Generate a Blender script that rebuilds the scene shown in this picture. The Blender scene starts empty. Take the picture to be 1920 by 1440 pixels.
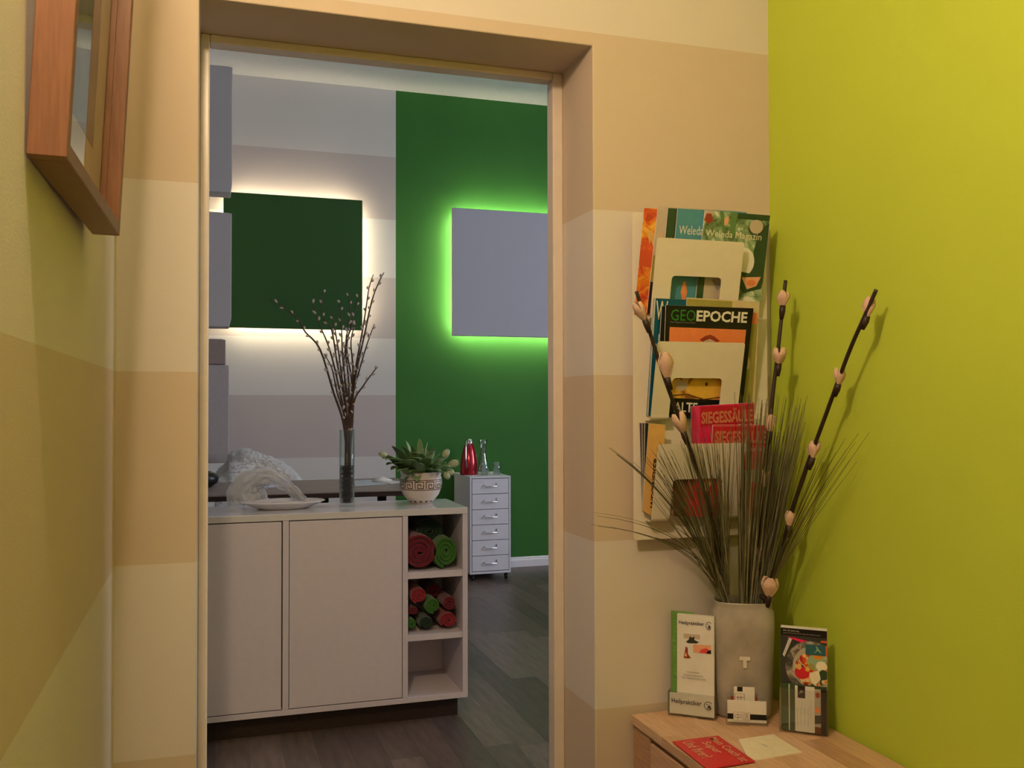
import bpy, bmesh, math, random
from mathutils import Vector as V, Matrix, Euler
random.seed(7)
S = bpy.context.scene
COL = S.collection
PI = math.pi

# ------------------------------------------------------------------ camera
F_PX = 1758.87
YAW, PITCH, ROLL = 0.31134, 0.019915, -0.002042
EYE = V((0, 0, 1.18))
_cy, _sy = math.cos(YAW), math.sin(YAW)
_r = V((_cy, -_sy, 0)); _f = V((_sy, _cy, 0)); _u = V((0, 0, 1))
FW = _f*math.cos(PITCH) + _u*math.sin(PITCH)
U0 = _u*math.cos(PITCH) - _f*math.sin(PITCH)
RT = _r*math.cos(ROLL) + U0*math.sin(ROLL)
UP = U0*math.cos(ROLL) - _r*math.sin(ROLL)
cd = bpy.data.cameras.new('camera'); cam = bpy.data.objects.new('camera', cd); COL.objects.link(cam)
cd.sensor_fit = 'HORIZONTAL'; cd.sensor_width = 36.0; cd.lens = 36.0*F_PX/1920; cd.clip_start = 0.02
M = Matrix.Identity(4)
for i in range(3):
    M[i][0], M[i][1], M[i][2], M[i][3] = RT[i], UP[i], -FW[i], EYE[i]
cam.matrix_world = M
S.camera = cam

def at(x, y, X=None, Y=None, Z=None):
    """the real point seen at a spot of the photograph on a known plane of the rooms"""
    d = RT*((x-960)/F_PX) - UP*((y-720)/F_PX) + FW
    if X is not None: t = (X-EYE.x)/d.x
    elif Y is not None: t = (Y-EYE.y)/d.y
    else: t = (Z-EYE.z)/d.z
    return EYE + d*t

# ------------------------------------------------------------------ world, lights, exposure
S.view_settings.view_transform = 'Standard'; S.view_settings.look = 'None'
S.view_settings.gamma = 1.0; S.view_settings.exposure = 0.0; S.view_settings.use_curve_mapping = False
w = bpy.data.worlds.new('outside'); S.world = w; w.use_nodes = True
w.node_tree.nodes['Background'].inputs[0].default_value = (0.45, 0.62, 1.0, 1)
w.node_tree.nodes['Background'].inputs[1].default_value = 0.6

def lamp(name, kind, loc, power, col, size=0.1, size_y=None, rot=(0, 0, 0)):
    d = bpy.data.lights.new(name, kind); d.energy = power; d.color = col
    if kind == 'AREA':
        d.shape = 'RECTANGLE'; d.size = size; d.size_y = size_y or size
    else: d.shadow_soft_size = size
    o = bpy.data.objects.new(name, d); COL.objects.link(o); o.location = loc; o.rotation_euler = rot
    return o
S.cycles.transparent_max_bounces = 32
lamp('hall_lamp_light', 'POINT', (-0.115, 0.78, 2.38), 57.0, (1.0, 0.745, 0.475), 0.05)
lamp('hall_lamp_light_rear', 'POINT', (0.10, -1.2, 2.45), 9.0, (1.0, 0.745, 0.475), 0.25)
lamp('window_daylight', 'AREA', (4.75, 3.55, 1.95), 125.0, (0.77, 0.82, 1.0), 1.5, 2.0, (0, PI/2, 0))

# ------------------------------------------------------------------ materials
def lin(c):
    return tuple(((v/255)/12.92 if v/255 <= 0.04045 else ((v/255+0.055)/1.055)**2.4) for v in c)
_M = {}
def mat(name, col, rough=0.6, metal=0.0, var=0.06, scale=40.0, bump=0.0, bscale=None, coat=0.0, spec=0.5, trans=0.0, ior=1.45, emit=None, estr=0.0, aniso=None, sheen=0.0):
    """col: linear rgb albedo; small noise variation and fine relief"""
    if name in _M: return _M[name]
    m = bpy.data.materials.new(name); m.use_nodes = True; nt = m.node_tree; b = nt.nodes['Principled BSDF']
    b.inputs['Roughness'].default_value = rough; b.inputs['Metallic'].default_value = metal
    b.inputs['Coat Weight'].default_value = coat; b.inputs['Coat Roughness'].default_value = 0.08
    b.inputs['Specular IOR Level'].default_value = spec
    b.inputs['Transmission Weight'].default_value = trans; b.inputs['IOR'].default_value = ior
    b.inputs['Sheen Weight'].default_value = sheen
    tc = nt.nodes.new('ShaderNodeTexCoord')
    vec = tc.outputs['Object']
    if aniso:
        mp = nt.nodes.new('ShaderNodeMapping'); mp.inputs['Scale'].default_value = aniso
        nt.links.new(vec, mp.inputs['Vector']); vec = mp.outputs[0]
    if var > 0:
        n = nt.nodes.new('ShaderNodeTexNoise'); n.inputs['Scale'].default_value = scale; n.inputs['Detail'].default_value = 4
        nt.links.new(vec, n.inputs['Vector'])
        r = nt.nodes.new('ShaderNodeValToRGB')
        r.color_ramp.elements[0].position = 0.3; r.color_ramp.elements[1].position = 0.7
        r.color_ramp.elements[0].color = tuple(max(0, c*(1-var)) for c in col)+(1,)
        r.color_ramp.elements[1].color = tuple(min(1, c*(1+var)) for c in col)+(1,)
        nt.links.new(n.outputs['Fac'], r.inputs['Fac']); nt.links.new(r.outputs[0], b.inputs['Base Color'])
    else: b.inputs['Base Color'].default_value = tuple(col)+(1,)
    if bump > 0:
        n2 = nt.nodes.new('ShaderNodeTexNoise'); n2.inputs['Scale'].default_value = bscale or 300; n2.inputs['Detail'].default_value = 3
        nt.links.new(vec, n2.inputs['Vector'])
        bp = nt.nodes.new('ShaderNodeBump'); bp.inputs['Strength'].default_value = bump; bp.inputs['Distance'].default_value = 0.002
        nt.links.new(n2.outputs['Fac'], bp.inputs['Height']); nt.links.new(bp.outputs[0], b.inputs['Normal'])
    if emit:
        b.inputs['Emission Color'].default_value = tuple(emit)+(1,); b.inputs['Emission Strength'].default_value = estr
    _M[name] = m
    return m

def photo(name, cols, scale=70, rough=0.35):
    """blurred printed picture: patches of colour"""
    m = bpy.data.materials.new(name); m.use_nodes = True; nt = m.node_tree; b = nt.nodes['Principled BSDF']; b.inputs['Roughness'].default_value = rough
    tc = nt.nodes.new('ShaderNodeTexCoord'); n = nt.nodes.new('ShaderNodeTexNoise'); n.inputs['Scale'].default_value = scale; n.inputs['Detail'].default_value = 3; n.inputs['Distortion'].default_value = 1.2
    r = nt.nodes.new('ShaderNodeValToRGB'); cr = r.color_ramp; k = len(cols)
    for i, c in enumerate(cols):
        p = 0.34+0.32*i/(k-1)
        e = cr.elements[i] if i < 2 else cr.elements.new(p)
        e.position = p; e.color = lin(c)+(1,)
    nt.links.new(tc.outputs['Object'], n.inputs['Vector']); nt.links.new(n.outputs['Fac'], r.inputs[0]); nt.links.new(r.outputs[0], b.inputs['Base Color'])
    return m
def clear(name, col=(1, 1, 1), gloss=0.12, rough=0.03, ior=1.45):
    """thin clear glass or acrylic: lets light through, reflects by angle"""
    if name in _M: return _M[name]
    m = bpy.data.materials.new(name); m.use_nodes = True; nt = m.node_tree
    nt.nodes.remove(nt.nodes['Principled BSDF']); out = nt.nodes['Material Output']
    t = nt.nodes.new('ShaderNodeBsdfTransparent'); t.inputs[0].default_value = tuple(col)+(1,)
    g = nt.nodes.new('ShaderNodeBsdfGlossy'); g.inputs['Roughness'].default_value = rough
    lw_ = nt.nodes.new('ShaderNodeLayerWeight'); lw_.inputs['Blend'].default_value = 0.5
    fr = nt.nodes.new('ShaderNodeMath'); fr.operation = 'POWER'; fr.inputs[1].default_value = 3.6
    nt.links.new(lw_.outputs['Facing'], fr.inputs[0])
    mx = nt.nodes.new('ShaderNodeMixShader'); ad = nt.nodes.new('ShaderNodeMath'); ad.operation = 'MULTIPLY_ADD'
    ad.inputs[1].default_value = 0.85; ad.inputs[2].default_value = gloss*0.25; ad.use_clamp = True
    nt.links.new(fr.outputs[0], ad.inputs[0]); nt.links.new(ad.outputs[0], mx.inputs[0])
    nt.links.new(t.outputs[0], mx.inputs[1]); nt.links.new(g.outputs[0], mx.inputs[2]); nt.links.new(mx.outputs[0], out.inputs[0])
    _M[name] = m
    return m

CREAM = (0.73, 0.66, 0.595); TAN = (0.65, 0.53, 0.405)
def striped(name, bounds, first_tan, cream=CREAM, tan=TAN):
    """wall paint in broad horizontal stripes, by height above the floor"""
    m = bpy.data.materials.new(name); m.use_nodes = True; nt = m.node_tree; b = nt.nodes['Principled BSDF']
    b.inputs['Roughness'].default_value = 0.75; b.inputs['Specular IOR Level'].default_value = 0.25
    g = nt.nodes.new('ShaderNodeNewGeometry'); s = nt.nodes.new('ShaderNodeSeparateXYZ')
    nt.links.new(g.outputs['Position'], s.inputs[0])
    dv = nt.nodes.new('ShaderNodeMath'); dv.operation = 'DIVIDE'; dv.inputs[1].default_value = 4.0
    nt.links.new(s.outputs['Z'], dv.inputs[0])
    r = nt.nodes.new('ShaderNodeValToRGB'); cr = r.color_ramp; cr.interpolation = 'CONSTANT'
    cur = first_tan
    cr.elements[0].position = 0.0; cr.elements[0].color = (tan if cur else cream)+(1,)
    cr.elements[1].position = bounds[0]/4; cr.elements[1].color = (cream if cur else tan)+(1,)
    cur = not cur
    for z in bounds[1:]:
        cur = not cur
        e = cr.elements.new(z/4); e.color = (tan if cur else cream)+(1,)
    nt.links.new(dv.outputs[0], r.inputs[0])
    n = nt.nodes.new('ShaderNodeTexNoise'); n.inputs['Scale'].default_value = 260; n.inputs['Detail'].default_value = 3
    nt.links.new(g.outputs['Position'], n.inputs['Vector'])
    mx = nt.nodes.new('ShaderNodeMix'); mx.data_type = 'RGBA'; mx.blend_type = 'MULTIPLY'; mx.inputs['Factor'].default_value = 0.08
    nt.links.new(r.outputs[0], mx.inputs['A']); nt.links.new(n.outputs['Color'], mx.inputs['B'])
    nt.links.new(mx.outputs['Result'], b.inputs['Base Color'])
    bp = nt.nodes.new('ShaderNodeBump'); bp.inputs['Strength'].default_value = 0.25; bp.inputs['Distance'].default_value = 0.001
    nt.links.new(n.outputs['Fac'], bp.inputs['Height']); nt.links.new(bp.outputs[0], b.inputs['Normal'])
    return m
NEAR_B = [0.402, 0.82, 1.243, 1.668, 2.113, 2.54]
FAR_B = [0.39, 0.806, 1.219, 1.621, 2.032, 2.451, 2.888]
M_STRIPE = striped('striped_wall_paint', NEAR_B, True)
M_STRIPE_FAR = striped('striped_wall_paint_far_room', FAR_B, True, (0.68, 0.665, 0.63), (0.55, 0.50, 0.475))
M_LIME = mat('lime_wall_paint', (0.49, 0.60, 0.055), 0.75, var=0.02, scale=3, bump=0.25, bscale=260, spec=0.25)
M_GREEN = mat('green_wall_paint', (0.040, 0.165, 0.028), 0.7, var=0.04, scale=3, bump=0.2, bscale=220, spec=0.3)
M_CEIL = mat('ceiling_paint', (0.80, 0.79, 0.76), 0.8, var=0.02, bump=0.15, spec=0.2)
M_FRAMEPAINT = mat('cream_gloss_paint', (0.74, 0.64, 0.54), 0.28, var=0.03, scale=30, bump=0.08, bscale=60)
M_WHITELAC = mat('white_lacquer', (0.73, 0.675, 0.73), 0.42, var=0.02, bump=0.03)
M_WHITETOP = mat('white_gloss_top', (0.72, 0.71, 0.71), 0.16, var=0.02, coat=0.4)
M_METALWHITE = mat('white_powder_metal', (0.72, 0.72, 0.76), 0.4, var=0.02)
M_CHROME = mat('chrome', (0.75, 0.75, 0.76), 0.12, metal=1.0, var=0.03)
M_BLACK = mat('black_plastic', (0.012, 0.011, 0.011), 0.35, var=0.2)
M_DARKWOOD = mat('dark_brown_plinth', (0.035, 0.020, 0.014), 0.5, var=0.3, scale=20, aniso=(2, 20, 20), bump=0.1)
M_RACK = mat('white_rack_steel', (0.78, 0.70, 0.57), 0.38, var=0.02)
M_PAPER = mat('paper_white', (0.76, 0.73, 0.68), 0.55, var=0.03)

# ------------------------------------------------------------------ mesh helpers
class MB:
    def __init__(s): s.v = []; s.f = []; s.m = []; s.mats = []; s.smooth = []
    def mi(s, m):
        if m is None: return 0
        if m not in s.mats: s.mats.append(m)
        return s.mats.index(m)
    def add(s, vs, fs, m=None, sm=False):
        o = len(s.v); s.v += [V(p) for p in vs]; k = s.mi(m)
        for f in fs: s.f.append([i+o for i in f]); s.m.append(k); s.smooth.append(sm)
    def box(s, a, b, m=None):
        x0, y0, z0 = a; x1, y1, z1 = b
        x0, x1 = min(x0, x1), max(x0, x1); y0, y1 = min(y0, y1), max(y0, y1); z0, z1 = min(z0, z1), max(z0, z1)
        s.add([(x0, y0, z0), (x1, y0, z0), (x1, y1, z0), (x0, y1, z0), (x0, y0, z1), (x1, y0, z1), (x1, y1, z1), (x0, y1, z1)],
              [(0, 3, 2, 1), (4, 5, 6, 7), (0, 1, 5, 4), (1, 2, 6, 5), (2, 3, 7, 6), (3, 0, 4, 7)], m)
    def obox(s, O, U, W, N, m=None):
        """box from corner O with edge vectors U, W, N"""
        O, U, W, N = V(O), V(U), V(W), V(N)
        vs = [O, O+U, O+U+W, O+W, O+N, O+U+N, O+U+W+N, O+W+N]
        s.add(vs, [(0, 3, 2, 1), (4, 5, 6, 7), (0, 1, 5, 4), (1, 2, 6, 5), (2, 3, 7, 6), (3, 0, 4, 7)], m)
    def prism(s, pts, n, m=None, m_side=None):
        """planar loop of 3D points, thickened by vector n (n points to the back)"""
        n = V(n); k = len(pts); pts = [V(p) for p in pts]
        s.add(pts+[p+n for p in pts], [list(range(k)), list(range(2*k-1, k-1, -1))], m)
        o = len(s.v)-2*k; mi = s.mi(m_side or m)
        for i in range(k):
            j = (i+1) % k; s.f.append([o+i, o+k+i, o+k+j, o+j]); s.m.append(mi); s.smooth.append(False)
    def tube(s, pts, rad, m=None, n=8, caps=True, flat=1.0):
        pts = [V(p) for p in pts]; k = len(pts)
        if not hasattr(rad, '__len__'): rad = [rad]*k
        rings = []; prev = None
        for i, p in enumerate(pts):
            t = (pts[min(i+1, k-1)]-pts[max(i-1, 0)]).normalized()
            a = prev if prev is not None else (V((0, 0, 1)) if abs(t.z) < 0.9 else V((1, 0, 0)))
            a = (a - t*a.dot(t)).normalized(); prev = a; b = t.cross(a)
            rings.append([p+(a*math.cos(2*PI*j/n)+b*math.sin(2*PI*j/n)*flat)*rad[i] for j in range(n)])
        vs = [q for r in rings for q in r]; fs = []
        for i in range(k-1):
            for j in range(n):
                a = i*n+j; b = i*n+(j+1) % n; fs.append((a, b, b+n, a+n))
        s.add(vs, fs, m, True)
        if caps:
            o = len(s.v)-k*n; mi = s.mi(m)
            s.f.append([o+j for j in range(n-1, -1, -1)]); s.m.append(mi); s.smooth.append(False)
            s.f.append([o+(k-1)*n+j for j in range(n)]); s.m.append(mi); s.smooth.append(False)
    def lathe(s, prof, c, m=None, n=32, sx=1, sy=1, rz=0.0, sup=2.0):
        """profile [(r,z)] around c; sup > 2 gives a rounded-square section"""
        c = V(c); vs = []; fs = []
        for r, z in prof:
            for j in range(n):
                a = 2*PI*j/n; ca, sa = math.cos(a), math.sin(a)
                q = (abs(ca)**sup+abs(sa)**sup)**(-1/sup)
                x, y = r*sx*ca*q, r*sy*sa*q
                vs.append(c+V((x*math.cos(rz)-y*math.sin(rz), x*math.sin(rz)+y*math.cos(rz), z)))
        for i in range(len(prof)-1):
            for j in range(n):
                a = i*n+j; b = i*n+(j+1) % n; fs.append((a, b, b+n, a+n))
        s.add(vs, fs, m, True)
    def grid(s, rows, m=None, sm=True, close=False):
        k = len(rows[0]); vs = [p for r in rows for p in r]; fs = []
        for i in range(len(rows)-1):
            for j in range(k-1 if not close else k):
                a = i*k+j; b = i*k+(j+1) % k; fs.append((a, b, b+k, a+k))
        s.add(vs, fs, m, sm)
    def build(s, name, m=None, parent=None, bevel=0.0, seg=2):
        me = bpy.data.meshes.new(name)
        off = V(parent_world(parent)) if parent is not None else V((0, 0, 0))
        me.from_pydata([tuple(p-off) for p in s.v], [], s.f)
        mats = s.mats if s.mats else ([m] if m else [])
        for q in mats: me.materials.append(q)
        if s.mats: me.polygons.foreach_set('material_index', s.m)
        me.polygons.foreach_set('use_smooth', s.smooth)
        bm = bmesh.new(); bm.from_mesh(me)
        bmesh.ops.recalc_face_normals(bm, faces=bm.faces); bm.to_mesh(me); bm.free()
        me.update()
        o = bpy.data.objects.new(name, me); COL.objects.link(o)
        if parent is not None: o.parent = parent
        if bevel > 0:
            b = o.modifiers.new('bevel', 'BEVEL'); b.width = bevel; b.segments = seg; b.limit_method = 'ANGLE'; b.angle_limit = 0.7
        return o
def parent_world(p):
    v = V((0, 0, 0))
    while p is not None: v = v+V(p.location); p = p.parent
    return v
def thing(name, label, cat, loc, group=None):
    o = bpy.data.objects.new(name, None); COL.objects.link(o); o.empty_display_size = 0.05
    o.location = loc; tag(o, label, cat, group); return o
def tag(o, label, cat, group=None, kind=None):
    o['label'] = label; o['category'] = cat
    if group: o['group'] = group
    if kind: o['kind'] = kind
    return o
def struct(o):
    o['kind'] = 'structure'; return o
def box(name, a, b, m, parent=None, bevel=0.0):
    q = MB(); q.box(a, b); return q.build(name, m, parent, bevel)

def quad_map(TL, TR, BR, BL, N, lift=0.0):
    """(u,v) in 0..1 on a four-cornered sheet, v up from the bottom edge"""
    TL, TR, BR, BL = V(TL), V(TR), V(BR), V(BL)
    def g(u, v, h=0.0):
        return (BL*(1-u)+BR*u)*(1-v)+(TL*(1-u)+TR*u)*v+N*(lift+h)
    return g
def clip01(poly):
    for ax, lim, sg in ((0, 0.0, 1), (0, 1.0, -1), (1, 0.0, 1), (1, 1.0, -1)):
        out = []
        for i in range(len(poly)):
            a, b = poly[i-1], poly[i]; da, db = (a[ax]-lim)*sg, (b[ax]-lim)*sg
            if (da >= 0) != (db >= 0):
                f = da/(da-db); out.append((a[0]+(b[0]-a[0])*f, a[1]+(b[1]-a[1])*f))
            if db >= 0: out.append(b)
        poly = out
        if not poly: return poly
    return poly
def patches(name, parent, g, items, m_step=0.00012):
    """flat print: list of (polygon in uv, material), later ones on top"""
    q = MB()
    for i, (poly, m) in enumerate(items):
        if len(poly) == 2:
            (a, b), (c, d) = poly; poly = [(a, b), (c, b), (c, d), (a, d)]
        poly = clip01(list(poly))
        if len(poly) < 3: continue
        q.add([g(u, v, 0.0002+i*m_step) for u, v in poly], [list(range(len(poly)))], m)
    return q.build(name, None, parent)
def disc(cx, cy, rx, ry, n=20, a0=0, a1=2*PI):
    return [(cx+rx*math.cos(a0+(a1-a0)*i/n), cy+ry*math.sin(a0+(a1-a0)*i/n)) for i in range(n+(0 if a1-a0 > 6 else 1))]
def text(parent, s, g, u0, v0, u1, v1, m, h=0.0012, bold=0.0, rot=False, name='lettering', italic=0.0):
    """writing set in the uv box of a sheet; rot: reading upwards"""
    c = bpy.data.curves.new('t', 'FONT'); c.body = s; c.size = 1; c.offset = bold; c.resolution_u = 2; c.shear = italic
    t = bpy.data.objects.new('t', c); COL.objects.link(t)
    dg = bpy.context.evaluated_depsgraph_get(); me = bpy.data.meshes.new_from_object(t.evaluated_get(dg))
    bpy.data.objects.remove(t); bpy.data.curves.remove(c)
    if not me.vertices: return None
    xs = [p.co.x for p in me.vertices]; ys = [p.co.y for p in me.vertices]
    x0, x1, y0, y1 = min(xs), max(xs), min(ys), max(ys)
    off = parent_world(parent)
    for p in me.vertices:
        a = (p.co.x-x0)/(x1-x0 or 1); b = (p.co.y-y0)/(y1-y0 or 1)
        if rot: a, b = 1-b, a
        p.co = g(u0+(u1-u0)*a, v0+(v1-v0)*b, h)-off
    me.materials.clear(); me.materials.append(m); me.name = name
    o = bpy.data.objects.new(name, me); COL.objects.link(o); o.parent = parent
    return o

# ------------------------------------------------------------------ room shell
XL, XR, YD, YD2, YF = -0.195, 1.443, 2.2, 2.456, 6.44
JL, JR, LINT = -0.027, 0.926, 2.091
NC, FC = 2.75, 3.36
q = MB()
q.prism([V((a, YD, b)) for a, b in ((-1.5, 0), (JL, 0), (JL, LINT), (JR, LINT), (JR, 0), (4.75, 0), (4.75, FC), (-1.5, FC))], (0, YD2-YD, 0))
o = struct(q.build('wall_back', M_STRIPE, None, 0.003))
struct(box('wall_left', (XL-0.12, -2.2, 0), (XL, YD, NC), M_STRIPE))
struct(box('wall_right', (XR, -2.2, 0), (XR+0.12, YD, NC), M_LIME))
struct(box('wall_front', (XL-0.12, -2.32, 0), (XR+0.12, -2.2, NC), M_STRIPE))
struct(box('ceiling', (XL-0.12, -2.32, NC), (XR+0.12, YD, NC+0.1), M_CEIL))
struct(box('ceiling_far_room', (-1.5, YD2, FC), (4.75, YF+0.15, FC+0.1), M_CEIL))
# far room
GX = 1.225
struct(box('wall_far_striped', (-1.5, YF, 0), (GX, YF+0.15, FC), M_STRIPE_FAR))
struct(box('wall_far_green', (GX, YF, 0), (4.75, YF+0.15, FC), M_GREEN))
struct(box('wall_far_left', (-1.5, YD2, 0), (-1.38, YF, FC), M_STRIPE_FAR))
PX_ = -0.035
struct(box('wall_far_pier', (-1.38, 5.66, 0), (PX_, YF, FC), M_STRIPE_FAR))
q = MB(); wy0, wy1, wz0, wz1 = 2.8, 4.3, 0.95, 2.95
q.box((4.6, YD2, 0), (4.75, wy0, FC)); q.box((4.6, wy1, 0), (4.75, YF, FC)); q.box((4.6, wy0, 0), (4.75, wy1, wz0)); q.box((4.6, wy0, wz1), (4.75, wy1, FC))
struct(q.build('wall_far_right', M_STRIPE_FAR))
q = MB()
for (a, b) in (((4.66, wy0, wz0), (4.71, wy0+.06, wz1)), ((4.66, wy1-.06, wz0), (4.71, wy1, wz1)), ((4.66, wy0+.06, wz0), (4.71, wy1-.06, wz0+.06)),
               ((4.66, wy0+.06, wz1-.06), (4.71, wy1-.06, wz1)), ((4.66, (wy0+wy1)/2-.03, wz0+.06), (4.71, (wy0+wy1)/2+.03, wz1-.06))): q.box(a, b)
win = struct(q.build('window_1', M_METALWHITE))
q = MB(); q.box((4.683, wy0+.05, wz0+.05), (4.687, wy1-.05, wz1-.05)); q.build('pane', clear('window_glass'), win)

# floor: base slab and laminate planks that run away from the door
fl = struct(box('floor', (-1.5, -2.32, -0.12), (4.75, YF+0.15, -0.012), mat('floor_base', (0.05, 0.04, 0.035), 0.8)))
pm = []
for i, c in enumerate([(0.135, 0.098, 0.078), (0.112, 0.081, 0.065), (0.160, 0.117, 0.093), (0.122, 0.089, 0.070), (0.092, 0.067, 0.055)]):
    pm.append(mat('laminate_%s' % 'abcde'[i], c, 0.36, var=0.28, scale=5, aniso=(9, 1.2, 9), bump=0.15, bscale=30, spec=0.5))
PWD, PLN = 0.11, 0.90
plank_mesh = []
for k, m_ in enumerate(pm):
    q = MB(); g_ = 0.0003
    q.box((g_, g_, -0.012), (PWD-g_, PLN-g_, 0.0)); me = q.build('plank', m_)
    plank_mesh.append(me.data); bpy.data.objects.remove(me)
def add_plank(x, y, k, w_=1.0, l_=1.0):
    o = bpy.data.objects.new('plank', plank_mesh[k]); COL.objects.link(o); o.parent = fl
    o.location = (x, y, 0.0); o.scale = (w_, l_, 1)
rr = random.Random(3)
for ix in range(-13, 42):
    x = ix*PWD+0.02
    if x < -1.38 or x+PWD > 4.6: continue
    y = 2.46+(-rr.random()*PLN if True else 0)
    while y < YF:
        y0 = max(y, YD2); y1 = min(y+PLN, YF)
        if y1-y0 > 0.05: add_plank(x, y0, rr.randrange(5), 1, (y1-y0)/PLN)
        y += PLN
q = MB()   # the hall's own floor boards, below the frame
for ix in range(0, 14):
    x = XL+ix*PWD+.01; y = -2.2-rr.random()*.8
    while y < YD:
        if x+PWD < XR: q.box((x+.0003, max(y, -2.2), -0.012), (x+PWD-.0003, min(y+PLN, YD), 0.0), pm[rr.randrange(5)])
        y += PLN+.0006
q.build('hall_planks', None, fl)['kind'] = 'stuff'
for ix in range(0, 9):
    x = JL+ix*PWD
    if x+PWD > JR+.05: continue
    add_plank(x, YD, rr.randrange(5), 1, (YD2-YD)/PLN)

# door frame (trim) and baseboards
q = MB()
FI, FIL, FZ = 0.896, -0.004, 2.070
q.box((FI, 2.412, 0), (JR, YD2+.004, LINT)); q.box((JL, 2.412, 0), (FIL, YD2+.004, LINT)); q.box((FIL, 2.412, FZ), (FI, YD2+.004, LINT))
struct(q.build('door_1', M_FRAMEPAINT, None, 0.004, 3))
def baseboard(name, x0, x1):
    q = MB(); y = YF
    prof = [(0, 0), (-.016, 0), (-.016, .048), (-.011, .056), (-.011, .062), (-.004, .070), (0, .070)]
    a = [V((x0, y+p[0], p[1])) for p in prof]
    q.prism(a, (x1-x0, 0, 0)); return struct(q.build(name, mat('baseboard_white', (0.80, 0.80, 0.82), 0.4, var=0.02)))
baseboard('baseboard_green_wall', GX, 4.6)
baseboard('baseboard_striped_wall', PX_, GX)

# ------------------------------------------------------------------ back-lit wall panels
M_LEDW = mat('led_warm_white', (1, 1, 1), 0.5, var=0, emit=(1.0, 0.80, 0.55), estr=50.0)
M_LEDG = mat('led_warm_yellowish', (1, 1, 1), 0.5, var=0, emit=(1.0, 0.95, 0.60), estr=72.0)
def light_panel(name, label, x0, x1, z0, z1, mf, mled):
    yf = YF-0.100
    t = thing(name, label, 'wall panel', (x0, yf, z0))
    q = MB(); q.box((x0, yf, z0), (x1, yf+0.03, z1)); q.build('front_board', mf, t, 0.006)
    q = MB(); i_ = 0.10
    for (a, b) in (((x0+i_, yf+.03, z0+i_), (x0+i_+.02, YF, z1-i_)), ((x1-i_-.02, yf+.03, z0+i_), (x1-i_, YF, z1-i_)),
                   ((x0+i_+.02, yf+.03, z0+i_), (x1-i_-.02, YF, z0+i_+.02)), ((x0+i_+.02, yf+.03, z1-i_-.02), (x1-i_-.02, YF, z1-i_))): q.box(a, b)
    q.build('mounting_batten', M_METALWHITE, t)
    for k, (a, b) in enumerate((((x0+.045, yf+.0305, z0+.045), (x0+.055, yf+.042, z1-.045)), ((x1-.055, yf+.0305, z0+.045), (x1-.045, yf+.042, z1-.045)),
                   ((x0+.056, yf+.0305, z0+.045), (x1-.056, yf+.042, z0+.055)), ((x0+.056, yf+.0305, z1-.055), (x1-.056, yf+.042, z1-.045)))):
        q = MB(); q.box(a, b); q.build('light_strip', mled, t)
    return t
gp0 = at(418, 613, Y=YF-.100); gp1 = at(680, 378, Y=YF-.100)
light_panel('wall_light_panel', 'square dark green wall panel lit warm white from behind on striped wall', gp0.x, gp1.x, 1.672, 2.555,
            mat('green_panel_cloth', (0.036, 0.115, 0.022), 0.8, var=0.08, scale=200, bump=0.2, bscale=500), M_LEDW)
wp0 = at(848.5, 630, Y=YF-.100)
light_panel('wall_light_panel', 'square pale grey wall panel with green glow on the dark green wall', wp0.x, wp0.x+0.90, 1.648, 2.545,
            mat('pale_panel_cloth', (0.50, 0.50, 0.54), 0.8, var=0.04, scale=200, bump=0.2, bscale=500), M_LEDG)

# boxes on the pier at the left, seen end-on past the door jamb
def pier_box(label, xpx, y0, y1, m, name='wall_box', sl=0):
    Y0 = 5.7
    p = at(xpx, y0, Y=Y0); r = at(xpx-sl, y1, Y=Y0)
    t = thing(name, label, 'wall box', (PX_, Y0, r.z))
    q = MB()
    c = 0.05 if sl else 0.0
    prof = [(PX_, p.z), (p.x, p.z), (p.x, r.z+c), (r.x, r.z), (PX_, r.z)] if sl else [(PX_, p.z), (p.x, p.z), (p.x, r.z), (PX_, r.z)]
    q.prism([V((a, Y0, b)) for a, b in prof][::-1], (0, 0.16, 0))
    q.build('box_body', m, t, 0.004)
    q = MB(); q.box((PX_, Y0+.01, p.z+.0005), (p.x-.015, Y0+.15, p.z+.004)); q.build('lid', m, t)
    return t
M_PB = mat('grey_box_cloth', (0.56, 0.53, 0.51), 0.8, var=0.05, scale=150, bump=0.2)
pier_box('tall pale grey wall box just under the far ceiling by left jamb', 436, 126, 361, M_PB, sl=3)
pier_box('pale grey wall box beside the dark green panel, middle of the column', 434.5, 400, 613, M_PB, sl=5)
pier_box('small brown wall box under the grey boxes by the left jamb', 423, 637, 683, mat('brown_box_cloth', (0.36, 0.28, 0.24), 0.8, var=0.06), sl=0)
pier_box('taupe wall box below the small brown box at left', 429.5, 685, 868, mat('taupe_box_cloth', (0.50, 0.45, 0.43), 0.8, var=0.05), sl=0)
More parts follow.
